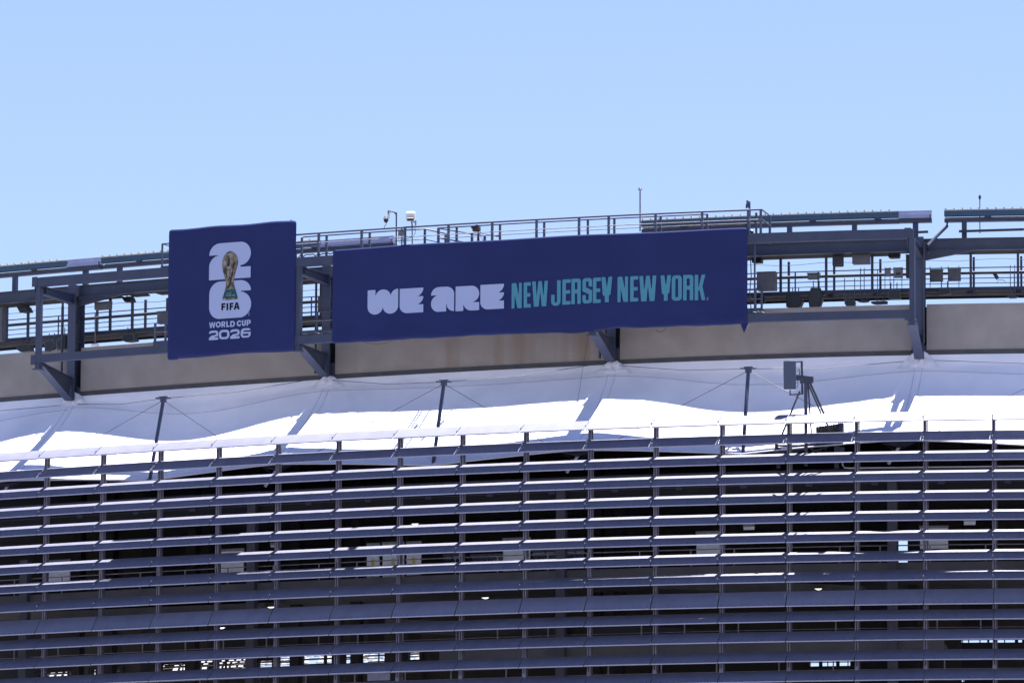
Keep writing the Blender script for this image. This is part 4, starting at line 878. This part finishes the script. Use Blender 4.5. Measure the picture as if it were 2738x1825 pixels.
boxthing('pipe_canister','n',435,520,655,630,OCA-0.2,0.3,M['box_mid'],'pale lidded canister on the thick pipe right of the long banner','canister', bev=0.06)
t = thing('rail_light', AG('5',1785,760,OCA), 'small tilted dark fitting on the catwalk rail at the far right', 'light')
m = MB(); m.bar(AG('5',1770,715,OCA), AG('5',1795,755,OCA), 0.24, 0.16); m.build('head', M['box_dark'], t)
m = MB(); m.tube([AG('5',1790,790,OCA), AG('5',1800,765,OCA), AG('5',1835,765,OCA), AG('5',1855,780,OCA)], 0.012, n=4); m.build('lead', M['cable'], t)
t = thing('satellite_lamp', AG('l',1245,800,-7.3), 'small silver lamp on a thin rod beside the left column', 'lamp')
m = MB(); m.tube([AG('l',1247,385,-7.4), AG('l',1247,780,-7.3)], 0.028, n=6); m.build('rod', M['box_mid'], t)
m = MB(); m.sphere(AG('l',1245,795,-7.3), 0.20, nu=12, nv=8, sz=0.4); m.build('lamp_head', M['white_plastic'], t)
for sx, lb in ((('n',1478,1500),'pair of thin rods holding the winged floodlight'),):
    pass
for q, z0 in ((('n',1163,1000),None),(('n',1362,1000),None),(('n',1478,1000),None),(('n',1550,1000),None),(('n',1812,1000),None),(('5',1892,850),None),(('5',1922,850),None)):
    u, z = at(*q, OE-0.1); m = MB(); m.box(u, OE-0.1, z, z+1.3 if q[0] == 'n' and q[1] > 1400 else z+0.9, 0.035, 0.035)
    m.build('hanger_rod', M['rail'], cw)

# cameras and masts on the upper walkway
t = thing('dome_camera', AG('k',350,1040,-4.5), 'white and black dome camera hanging from a curved pole', 'camera')
m = MB(); m.tube([AG('k',350,1040,-4.5), AG('k',352,520,-4.5)], 0.035, n=6); m.tube([AG('k',352,520,-4.5), AG('k',225,487,-4.5)], 0.035, n=6); m.bar(AG('k',350,560,-4.5), AG('k',315,515,-4.5), 0.03, 0.03); m.build('pole', M['rail'], t)
m = MB(); m.tube([AG('k',228,487,-4.5), AG('k',225,560,-4.5)], 0.04, n=8); m.bar(AG('k',210,517,-4.5), AG('k',265,520,-4.5), 0.04, 0.03); m.build('mount', M['rail_light'], t)
m = MB(); m.tube([AG('k',222,550,-4.5), AG('k',222,600,-4.5)], 0.10, n=10); m.tube([AG('k',188,578,-4.45), AG('k',188,620,-4.45)], [0.10,0.125], n=12); m.build('housing', M['white_plastic'], t)
m = MB(); m.sphere(AG('k',188,634,-4.45), 0.11, nu=12, nv=8, sz=1.25); m.build('dome', M['black'], t)
m = MB(); m.tube([AG('k',225,605,-4.5), AG('k',220,650,-4.5), AG('k',190,695,-4.5), AG('k',165,740,-4.5), AG('k',160,768,-4.5)], 0.016, n=5); m.build('lead', M['cable'], t)
t = thing('box_camera', AG('k',600,1030,-4.5), 'bright white box camera on a thin post above the long banner', 'camera')
A = AG('k',578,560,-4.45); B = AG('k',572,640,-4.1)
m = MB(); m.bar(A+Vector((0,0.15,0.0)), B+Vector((0,-0.05,0.14)), 0.40, 0.40); o = m.build('housing', M['white_plastic'], t); md = o.modifiers.new('bevel','BEVEL'); md.width = 0.05; md.segments = 3
m = MB(); m.bar(B+Vector((0.0,-0.08,0.06)), B+Vector((0.0,-0.14,0.01)), 0.28, 0.13); m.build('lens_hood', M['black'], t)
m = MB(); m.tube([AG('k',590,660,-4.5), AG('k',605,745,-4.5)], 0.035, n=6); m.tube([AG('k',600,745,-4.5), AG('k',603,1030,-4.5)], 0.03, n=6); m.bar(AG('k',655,645,-4.5), AG('k',655,740,-4.5), 0.07, 0.07); m.bar(AG('k',610,660,-4.5), AG('k',650,680,-4.5), 0.05, 0.05); m.build('post', M['rail_light'], t)
m = MB(); m.tube([AG('k',640,745,-4.5), AG('k',650,830,-4.5), AG('k',625,890,-4.5), AG('k',560,918,-4.5), AG('k',505,940,-4.5)], 0.014, n=5); m.build('lead', M['cable'], t)
t = boxthing('junction_box','k',380,795,455,878,-4.4,0.12,M['box_mid'],'small grey junction box with looping cables beside the camera poles','junction box')
m = MB()
for a, b, c in ((385,440,430),(410,425,460)): m.tube([AG('k',a,878,-4.4), AG('k',a,940,-4.4), AG('k',(a+c)/2,1000-(a-385),-4.4), AG('k',c+35,970,-4.4), AG('k',c+10,878,-4.4)], 0.014, n=5)
m.tube([AG('k',437,770,-4.5), AG('k',438,1040,-4.5)], 0.03, n=6); m.build('leads', M['cable'], t)
t = thing('tracking_camera', AG('k',1640,965,-4.9), 'dark red and black camera head on a short stand behind the railing', 'camera')
m = MB(); u, z = at('k',1612,815,-4.9); m.box(u, -4.9, z, z+0.22, 0.29, 0.3); m.box(u-0.14, -4.75, z+0.12, z+0.20, 0.10, 0.12); o = m.build('body', M['maroon'], t)
m = MB(); m.box(u+0.02, -4.9, z+0.221, z+0.30, 0.10, 0.12); m.box(u+0.12, -4.9, z-0.02, z+0.08, 0.10, 0.14); m.build('viewfinder', M['black'], t)
m = MB(); c = AG('k',1640,815,-4.9); m.tube([c, AG('k',1628,970,-4.9)], 0.03, n=6); m.tube([c, AG('k',1652,970,-4.9)], 0.03, n=6); m.tube([c, AG('k',1720,970,-4.7)], 0.012, n=5); m.bar(AG('k',1640,825,-4.9), AG('k',1640,850,-4.9), 0.16, 0.10); m.build('stand', M['black'], t)
m = MB(); m.tube([AG('k',1660,840,-4.9), AG('k',1900,885,-4.9), AG('k',1955,885,-4.9)], [0.025,0.03,0.07], n=6); m.build('pan_bar', M['rail_light'], t)
t = thing('antenna_mast', AG('4',603,395,-4.9), 'tall thin lightning mast with a rounded cap above the long banner', 'mast')
m = MB(); m.tube([AG('4',603,395,-4.9), AG('4',603,78,-4.9)], 0.035, n=8); m.build('pole', M['rail_light'], t)
m = MB(); m.tube([AG('4',603,78,-4.9), AG('4',603,62,-4.9)], [0.11,0.05], n=12); m.build('cap', M['steel'], t)
t = thing('antenna_mast', AG('5',1660,410,-9), 'thin antenna mast with a red tip above the right gutter', 'mast')
m = MB(); m.tube([AG('5',1660,410,-9), AG('5',1659,150,-9)], 0.022, n=6); m.build('pole', M['steel'], t)
m = MB(); m.tube([AG('5',1659,150,-9), AG('5',1659,135,-9), AG('5',1659,118,-9)], [0.05,0.055,0.03], n=8); m.box(at('5',1659,132,-9)[0], -9, at('5',1659,134,-9)[1], at('5',1659,131,-9)[1], 0.13, 0.13); m.build('tip', M['maroon'], t)
t = thing('twin_antenna', AG('4',1430,375,-4.6), 'pair of dark stick antennas on a post at the right end of the walkway', 'antenna')
m = MB(); m.tube([AG('4',1422,215,-4.6), AG('4',1421,160,-4.6)], 0.05, n=6); m.tube([AG('4',1438,235,-4.6), AG('4',1437,168,-4.6)], 0.045, n=6); m.tube([AG('4',1413,220,-4.6), AG('4',1413,188,-4.6)], 0.03, n=6); m.build('stick', M['rail'], t)
m = MB(); m.box(at('4',1432,300,-4.6)[0], -4.6, at('4',1432,375,-4.6)[1], at('4',1432,228,-4.6)[1], 0.16, 0.12); m.build('post', M['rail'], t)
m = MB(); m.tube([AG('4',1440,400,-4.5), AG('4',1452,395,-4.5), AG('4',1465,408,-4.5)], [0.06,0.09,0.05], n=7); m.build('clamp_knot', M['black'], t)

# ================================================================ PANEL ANTENNA ON ITS TRIPOD
OA = -1.08
def A_(x, y, o=OA): return AG('p', x, y, o)
an = thing('panel_antenna', A_(450,1450), 'slate panel antenna on a braced tripod mast behind the top louvre', 'antenna')
c0, c1 = A_(245,480), A_(243,122); m = MB(); e = Vector((1,0,0))
ring_ = [(-0.28,-0.10),(-0.27,-0.20),(0.0,-0.26),(0.27,-0.20),(0.28,-0.08),(0.20,0.06),(-0.20,0.06)]
vs = [c0+Vector((x,y,0.0)) for x, y in ring_]+[c1+Vector((x,y,0.0)) for x, y in ring_]; n = len(ring_)
m.add(vs, [tuple(range(n))[::-1], tuple(range(n,2*n))]+[(i,(i+1)%n,n+(i+1)%n,n+i) for i in range(n)]); o = m.build('panel', M['panel_blue'], an); md = o.modifiers.new('bevel','BEVEL'); md.width = 0.02; md.segments = 2
m = MB(); m.add([c0+Vector((x*0.9,y*0.9,-0.035)) for x, y in ring_]+[c0+Vector((x*0.9,y*0.9,-0.004)) for x, y in ring_], [tuple(range(n))[::-1]]+[(i,(i+1)%n,n+(i+1)%n,n+i) for i in range(n)]); m.build('end_cap', M['cover'], an)
m = MB()
for p, q, w_ in (((320,130),(405,125),.05),((397,122),(405,540),.10),((415,535),(240,548),.06),((250,548),(250,485),.06),((330,310),(400,315),.12),((330,360),(440,355),.05),((415,310),(495,322),.06)): m.bar(A_(*p), A_(*q), w_, w_)
m.build('frame', M['steel'], an)
m = MB(); m.bar(A_(380,360), A_(545,360), 0.20, 0.30); m.bar(A_(330,340), A_(390,340), 0.14, 0.14); m.build('head_bracket', M['steel_dark'], an)
m = MB(); m.bar(A_(452,1450), A_(448,390), 0.15, 0.15); m.build('mast', M['steel'], an)
for p, q, oo in (((520,1040),(478,420),-1.6),((648,795),(475,400),-1.2),((680,790),(505,398),-1.7),((765,1000),(648,795),-1.2),((150,1045),(375,500),-1.2)):
    m = MB(); m.bar(A_(*p,oo), A_(*q), 0.07, 0.07); m.build('leg', M['steel_dark'], an)
m = MB()
for k in range(4): m.tube([A_(328,190+18*k), A_(360+6*k,200+18*k), A_(375,240+12*k), A_(362,300)], 0.010, n=4)
m.tube([A_(345,370), A_(350,420), A_(338,460)], 0.012, n=4); m.build('leads', M['cable'], an)
t = thing('radio_rack', A_(760,1040,-2.0), 'row of dark ribbed radio cabinets beside the panel antenna mast', 'cabinet rack')
for k in range(8):
    x = 600+k*36; u, zt = at('p', x, 955-k*5, -2.0); zb = at('p', x, 1180, -2.0)[1]
    m = MB(); m.box(u, -2.05, zb, zt, 0.105, 0.40); m.build('module', M['box_dark'], t)
m = MB(); u, zt = at('p', 900, 912, -2.0); m.box(u, -2.0, at('p',900,1180,-2.0)[1], zt, 0.24, 0.45); o = m.build('end_module', M['steel'], t)
m = MB(); m.box(u-0.08, -1.77, at('p',900,1180,-2.0)[1], zt, 0.03, 0.02); m.build('door_gap', M['black'], t)
t = thing('antenna_platform', A_(450,1400,-2.0), 'dark braced steel platform frame under the panel antenna behind the louvres', 'platform')
for p, q, w_ in (((75,1290),(75,1165),.14),((60,1190),(440,1190),.08),((100,1285),(440,1230),.06),((90,1215),(200,1275),.07),((440,1225),(300,1280),.07),((500,1225),(600,1275),.06),((440,1180),(840,1180),.10),((520,1275),(840,1170),.06),((840,1480),(840,1150),.20),((880,1290),(880,1150),.06),((100,1480),(100,1290),.16),((20,1272),(150,1276),.04),((640,1170),(640,1270),.05),((700,1165),(700,1270),.05)):
    m = MB(); m.bar(A_(*p,-1.95), A_(*q,-1.95), w_, w_); m.build('frame_bar', M['steel_dark'], t)
m = MB(); m.bar(A_(880,1250,-2.0), A_(940,1250,-2.0), 0.25, 0.25); m.build('anchor_block', M['steel'], t)
m = MB(); m.tube([A_(918,1400,-1.8), A_(918,1440,-1.8), A_(940,1470,-1.8), A_(1000,1475,-1.8)]+[G(43+i*1.2,-2.0,at('p',1000,1475,-1.8)[1]) for i in range(1,12)], 0.035, n=6); m.build('conduit', M['bracket'], None, label='pale bent conduit running right along the beam from the antenna platform', cat='conduit')

# ================================================================ CONCOURSE BEHIND THE LOUVRES
cc = thing('concourse', G(22.9,-8,20), 'dark open concourse levels of the stadium behind the louvre screen', 'building')
OP = -3.0
def zd_(y, o=OP): return at('d', 1452, y, o)[1]
zr1 = at('9',1500,845,-2.2)[1]; zr2 = at('9',1500,878,-2.2)[1]
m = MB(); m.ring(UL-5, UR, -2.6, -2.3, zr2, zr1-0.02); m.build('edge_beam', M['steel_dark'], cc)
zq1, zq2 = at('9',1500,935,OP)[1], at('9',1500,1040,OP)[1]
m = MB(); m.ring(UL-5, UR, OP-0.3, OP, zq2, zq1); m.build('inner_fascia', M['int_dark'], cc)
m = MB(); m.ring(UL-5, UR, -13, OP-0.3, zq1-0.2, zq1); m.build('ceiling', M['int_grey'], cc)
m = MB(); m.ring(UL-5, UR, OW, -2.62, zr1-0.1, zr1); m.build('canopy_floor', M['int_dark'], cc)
m = MB(); m.ring(UL-5, UR, -13.2, OW-0.2, ZWB-0.6, ZWB-0.3); m.build('sun_block_slab', M['int_dark'], cc)  # unseen slab added to keep the sun out of the concourse
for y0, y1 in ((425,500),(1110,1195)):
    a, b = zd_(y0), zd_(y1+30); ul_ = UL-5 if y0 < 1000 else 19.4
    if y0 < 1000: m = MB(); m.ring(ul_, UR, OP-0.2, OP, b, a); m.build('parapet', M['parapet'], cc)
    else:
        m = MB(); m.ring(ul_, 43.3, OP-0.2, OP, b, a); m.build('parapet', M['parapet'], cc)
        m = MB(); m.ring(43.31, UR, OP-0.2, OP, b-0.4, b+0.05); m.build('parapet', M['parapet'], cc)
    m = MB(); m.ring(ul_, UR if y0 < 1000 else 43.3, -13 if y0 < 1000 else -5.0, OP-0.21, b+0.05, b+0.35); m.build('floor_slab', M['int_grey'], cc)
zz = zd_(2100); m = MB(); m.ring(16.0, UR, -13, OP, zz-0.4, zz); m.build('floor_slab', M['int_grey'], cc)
# sloping ramp edges
for (q0, q1) in ((('c',760,985),('d',0,1060)),(('b',1180,935),('c',500,1000)),(('a',430,870),('b',100,790)),(('c',1300,560),('d',900,640))):
    (ua_, za), (ub2, zb2) = at(*q0, -5), at(*q1, -5); m = MB()
    vs = []
    for i in range(9):
        t_ = i/8; vs += [G(ua_+(ub2-ua_)*t_,-5,za+(zb2-za)*t_), G(ua_+(ub2-ua_)*t_,-5,za+(zb2-za)*t_-0.5), G(ua_+(ub2-ua_)*t_,-6.5,za+(zb2-za)*t_-0.5), G(ua_+(ub2-ua_)*t_,-6.5,za+(zb2-za)*t_)]
    m.add(vs, [(4*i+k, 4*i+(k+1)%4, 4*i+4+(k+1)%4, 4*i+4+k) for i in range(8) for k in range(4)]+[(0,1,2,3),(35,34,33,32)]); m.build('ramp', M['int_grey'], cc)
# back wall made of bays, openings left where the sky shows through
OBW = -12.5
ztop = ZWB-0.6; zbot = 15.0
def rect(wn, x0, y0, x1, y1):
    a = at(wn, x0, y0, OBW); b = at(wn, x1, y1, OBW); return (a[0], b[0], b[1], a[1])
opens = [rect('d',1215,222,1395,430), rect('b',425,1240,695,1330), rect('b',800,1225,1168,1335), rect('d',425,1285,790,1355),
         rect('d',1790,1100,2100,1145), rect('d',2110,1095,2353,1145), rect('a',340,1415,660,1440), rect('a',820,1380,880,1440), rect('a',930,1375,1090,1425), rect('a',1440,1340,1660,1395), rect('a',1780,1310,2230,1385), rect('a',2300,1310,2353,1350), rect('b',30,1310,170,1370), rect('b',210,1265,330,1370), rect('a',1430,1480,1640,1520), rect('a',1860,1455,2230,1520), rect('a',960,1490,1260,1525), rect('b',30,1440,330,1520), rect('b',425,1420,700,1520), rect('b',850,1405,1020,1500), rect('b',1310,1400,1495,1480), rect('b',1380,1235,1495,1300), rect('d',1790,1462,1815,1500)]
ubr = sorted(set([UL-8, UR] + [x for r in opens for x in r[:2]]))
for a, b in zip(ubr, ubr[1:]):
    if b-a < 0.01: continue
    mid = (a+b)/2; hs = sorted([(r[2], r[3]) for r in opens if r[0] < mid < r[1]]); z = zbot; m = MB()
    for lo, hi in hs:
        if lo > z: m.ring(a,b,OBW-0.3,OBW,z,lo)
        z = max(z, hi)
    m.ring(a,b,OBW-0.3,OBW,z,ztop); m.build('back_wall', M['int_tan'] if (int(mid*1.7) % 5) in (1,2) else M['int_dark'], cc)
# mullions and clutter across the openings
rn = random.Random(5)
m = MB()
for r in opens:
    n = max(1, int((r[1]-r[0])/(0.45 if r[0] > 20 else 1.1)))
    for i in range(n+1): m.box(r[0]+(r[1]-r[0])*(i+rn.uniform(-.2,.2))/n, OBW+0.15, r[2]-0.05, r[3]+0.05, rn.choice((.04,.05,.10,.16)), 0.06)
    for z in (0.35, 0.7): m.ring(r[0], r[1], OBW+0.1, OBW+0.14, r[2]+(r[3]-r[2])*z, r[2]+(r[3]-r[2])*z+0.04)
m.build('window_bars', M['int_dark'], cc, kind='stuff')
# concourse columns
for q in (('l',310,600,'a',215,1300),('F',580,1250,'F',580,1250),('F',1290,1250,'F',1290,1250),('F',2050,1250,'F',2050,1250)):
    u = at(q[3],q[4],q[5],-2.9)[0]; m = MB(); m.box(u, -2.9, 15, zr2 if u > 5 else zd_(100), 0.42, 0.36); m.build('column', M['int_col'], cc)
for q in (('b',375,1300),('a',700,1300),('a',1000,800),('c',1000,300),('b',920,1300),('c',800,200),('d',1360,200),('a',1730,1350)):
    u = at(*q,-8)[0]; m = MB(); m.box(u, -8, 15, ZWB-0.7, 0.45, 0.45); m.build('column', M['int_dark'], cc)
m = MB()
for k in range(17):
    u = k*STEP-0.6+1.1; z = at('9',1250,945,-2.5)[1]; m.box(u, OP+0.03, zq1-0.25, zq1-0.10, 0.30, 0.05)
m.ring(UL, UR, OP+0.002, OP+0.03, zq2+0.45, zq2+0.48); m.ring(UL, UR, OP+0.002, OP+0.02, zq1-0.03, zq1); m.build('fascia_fittings', M['steel'], cc)
# balustrades
def balustrade(zb, zt, lab, sp=1.12, o=OP-0.1, seed=1):
    t = thing('balustrade', G(22.9,o,zb), lab, 'railing'); rr = random.Random(seed)
    m = MB(); m.tube([G(UL+(UR-UL)*i/40,o,zt) for i in range(41)], 0.025, n=5); m.build('top_rail', M['rail_light'], t)
    m = MB(); m.tube([G(UL+(UR-UL)*i/40,o,zb+(zt-zb)*0.55) for i in range(41)], 0.014, n=4); m.build('mid_rail', M['rail_light'], t)
    n = int(52/sp)
    for i in range(n): m = MB(); m.box(-3+i*sp*1.35+rr.uniform(-.25,.25), o, zb, zt, 0.05, 0.05); m.build('baluster', M['rail_light'], t)
balustrade(zd_(425), zd_(270), 'grey railing on the upper parapet, seen through the eighth louvre gap', sp=1.7)
balustrade(zd_(1110), zd_(930), 'grey railing on the lower parapet below the wide louvre row', sp=1.7, seed=3)
balustrade(zd_(1480), zd_(1300), 'grey railing at the bottom, behind the third louvre row from the bottom', sp=1.9, seed=4)
# boards on the upper level
def board(wn, x0, y0, x1, y1, lb, notes=0, o=-3.5, mt='board'):
    (u0, zt), (u1, zb) = at(wn,x0,y0,o), at(wn,x1,y1,o); t = thing('wall_board', G((u0+u1)/2,o,zb), lb, 'board', None)
    n = 2; 
    for k in range(n): m = MB(); m.box(u0+(u1-u0)*(k+.5)/n, o, zb, zt, (u1-u0)/n-0.02, 0.08); m.build('panel', M[mt], t)
    m = MB(); m.box((u0+u1)/2, o+0.05, zt-0.10, zt+0.02, (u1-u0)*1.02, 0.03); m.build('head_rail', M['box_mid'], t)
    for k in range(notes): m = MB(); m.box((u0+u1)/2, o+0.06, zb+(zt-zb)*0.33, zb+(zt-zb)*0.52, 0.14, 0.02); m.build('notice', M['note'], t)
board('a',435,415,628,600,'pale board behind the eighth louvre gap, leftmost in the photo')
board('a',1990,315,2192,510,'pale board just left of the second concourse column')
board('b',1015,262,1125,560,'narrow white board with yellow notice, left one of three together',1)
board('b',1157,252,1345,560,'wide white board with yellow notice, middle one of three together',1)
board('b',1372,246,1500,540,'white board with yellow notice, right one of three together',1)
board('b',2240,215,2480,500,'pale board right of the three noticed boards')
board('c',1690,155,1900,350,'pale board behind a thin rail, right of centre')
board('d',1420,105,1670,305,'wide pale board right of the bright sky window')
board('c',2112,90,2210,135,'small pale sign box high behind the seventh louvre gap, centre right')
board('d',1812,40,1918,92,'small pale sign box high behind the seventh louvre gap, far right')
board('b',148,255,180,292,'tiny white sign left of a louvre post, left of centre')
board('b',222,252,240,300,'tiny narrow white sign right of a louvre post, left of centre')
board('b',1020,1400,1220,1485,'grey panel near the bottom edge between bright openings', mt='cover')
for wn, x0, y0, x1, y1, lb in (('b',1715,375,1840,412,'dim blue window pane, leftmost of the group right of the boards'),('b',1965,378,2230,410,'dim blue window pane, second of the group right of the boards'),
        ('c',225,340,440,385,'dim blue window pane left of the third concourse column'),('c',527,330,675,382,'dim blue window pane right of the third concourse column')):
    (u0, zt), (u1, zb) = at(wn,x0,y0,-7), at(wn,x1,y1,-7); t = thing('window', G((u0+u1)/2,-7,zb), lb, 'window')
    m = MB(); m.box((u0+u1)/2,-7,zb,zt,u1-u0,0.05); m.build('pane', M['pane'], t)
    m = MB(); m.box((u0+u1)/2,-6.95,zt+0.002,zt+0.10,u1-u0+.1,0.12); m.box(u0+(u1-u0)*.5,-6.95,zb,zt,0.06,0.08); m.build('frame', M['box_mid'], t)
    m = MB(); m.box((u0+u1)/2,-6.95,zt+0.45,zt+0.52,u1-u0,0.12); m.build('transom', M['box_mid'], t)
# lit ceiling lamps
lamps = [('a',1985,1017,'lit ceiling lamp just below the wide louvre row, left part'),('b',145,832,'lit ceiling lamp beside a post above the wide row, left of centre'),('b',2072,748,'lit ceiling lamp above the wide louvre row, centre'),
         ('c',1270,1158,'lit ceiling lamp three gaps below the wide row, right of centre'),('d',503,668,'lit ceiling lamp just above the wide louvre row, right part'),('d',1638,1292,'lit ceiling lamp low at the right, second gap from the bottom'),('b',1440,85,'lit ceiling lamp high above a white louvre strip, centre')]
for wn, x, y, lb in lamps:
    o = -4.6; u, z = at(wn, x, y, o); t = thing('ceiling_lamp', G(u,o,z), lb, 'lamp', 'lit lamps inside the concourse')
    m = MB(); m.add([G(u-.17,o,z+.02), G(u+.17,o,z+.02), G(u+.05,o,z-.03), G(u-.05,o,z-.03), G(u-.17,o-.1,z+.02), G(u+.17,o-.1,z+.02), G(u+.05,o-.1,z-.03), G(u-.05,o-.1,z-.03)], [(0,3,2,1),(3,7,6,2),(1,2,6,5),(0,4,7,3),(4,5,6,7)]); m.build('diffuser', M['lamp'], t)
    m = MB(); m.box(u, o-.15, z+.021, z+.05, 0.4, 0.28); m.build('housing', M['box_dark'], t)
# seats beyond the openings at the lower left
seat_me = None
def seat(u, o, z, lab):
    global seat_me
    t = thing('stadium_seat', G(u,o,z), lab, 'seat', 'pale seats glimpsed beyond the lower left openings')
    if seat_me is None:
        mb = MB(); mb.hexa([Vector(p) for p in [(-.22,-.02,.0),(.22,-.02,.0),(.22,.42,.05),(-.22,.42,.05),(-.22,-.02,.05),(.22,-.02,.05),(.22,.42,.10),(-.22,.42,.10)]])
        mk = MB(); mk.hexa([Vector(p) for p in [(-.22,.36,.10),(.22,.36,.10),(.22,.41,.10),(-.22,.41,.10),(-.20,.66,.56),(.20,.66,.56),(.20,.71,.56),(-.20,.71,.56)]])
        seat_me = []
        for nm, q in (('seat_pan', mb), ('backrest', mk)):
            me = bpy.data.meshes.new(nm); me.from_pydata(q.v, [], q.f); me.materials.append(M['seat']); seat_me.append((nm, me))
    for nm, me in seat_me: o_ = bpy.data.objects.new(nm, me); col.objects.link(o_); o_.parent = t
    t.rotation_euler = (0,0,T(u)); t.scale = (0.6, 0.6, 0.6)
sl = 'small pale grey stadium seat in a row beyond the lower left louvre gaps'
rs = random.Random(9)
for r in range(5):
    for i in range(52):
        if rs.random() < 0.12: continue
        x = 95+i*19.5+r*5; yb = 1762-i*1.1+r*17
        if x > 700 and r < 2: continue
        if x > 1125: continue
        u, z = at('s', x, yb, -14.2-r*0.35); seat(u, -14.2-r*0.35, z, sl)
terr = MB()
for r in range(5):
    for k in range(6):
        xa, xb = 90+k*174, 90+(k+1)*174
        if xa > 690 and r < 2: continue
        ym = 1762-(k+0.5)*174/19.5*1.1+r*17+3; z0 = at('s', (xa+xb)/2, ym, -14.5-r*0.35)[1]; terr.ring(at('s',xa,ym,-14.5)[0], at('s',xb,ym,-14.5)[0]-0.02, -14.75-r*0.35, -14.35-r*0.35, z0-0.10, z0-0.05)
terr.build('seating_terrace', M['concrete'], label='narrow concrete steps carrying the pale seats at the lower left', cat='terrace', kind='stuff')
bw = MB()
for k in range(12):
    xa, xb = 60+k*90, 60+(k+1)*90; top = 1740 if xb < 700 else 1792
    u0, u1 = at('s',xa,1800,-17.5)[0], at('s',xb,1800,-17.5)[0]; bw.ring(u0, u1, -17.7, -17.5, 12, at('s',(xa+xb)/2,top,-17.5)[1])
bw.build('rear_stand', M['int_tan'], label='dark rear face of the stand behind the pale seats at the lower left', cat='wall')
# cable bundles clipped to the sign frame
rc = random.Random(2)
for (a, b, zz, oo, lb) in ((us1+0.1, ul0-0.05, ZL1+0.06, OF+0.05, 'tangled dark cables on the lower beam in the gap between the banners'), (us1+0.1, ul0-0.05, ZU1+0.06, OF+0.05, 'tangled dark cables on the upper beam in the gap between the banners'),
        (ul1-0.2, ul1+0.9, ZL1+0.06, OF+0.05, 'tangled dark cables on the lower beam right of the long banner')):
    m = MB()
    pts = [G(a+(b-a)*i/14, oo+rc.uniform(-.05,.05), zz+rc.uniform(-.05,.06)) for i in range(15)]
    m.tube(pts, 0.03, n=5); m.build('cable_bundle', M['cable'], label=lb, cat='cable')
m = MB(); m.tube([G(ul1+0.10, OF, ZU0-0.05), G(ul1+0.13, OF-0.1, 47.6), G(ul1+0.08, OF, 46.8), G(ul1+0.14, OF-0.1, ZL1+0.1)], 0.025, n=5)
m.build('cable_bundle', M['cable'], label='dark cable bundle dropping beside the right edge of the long banner', cat='cable')
m = MB(); m.box(ul1+0.30, OF-0.1, ZL1+0.01, ZU0-0.01, 0.07, 0.07); m.build('frame_tie', M['steel'], label='thin vertical steel tie right beside the long banner', cat='strut')
for o in bpy.data.objects:
    if '_org' in o: del o['_org']
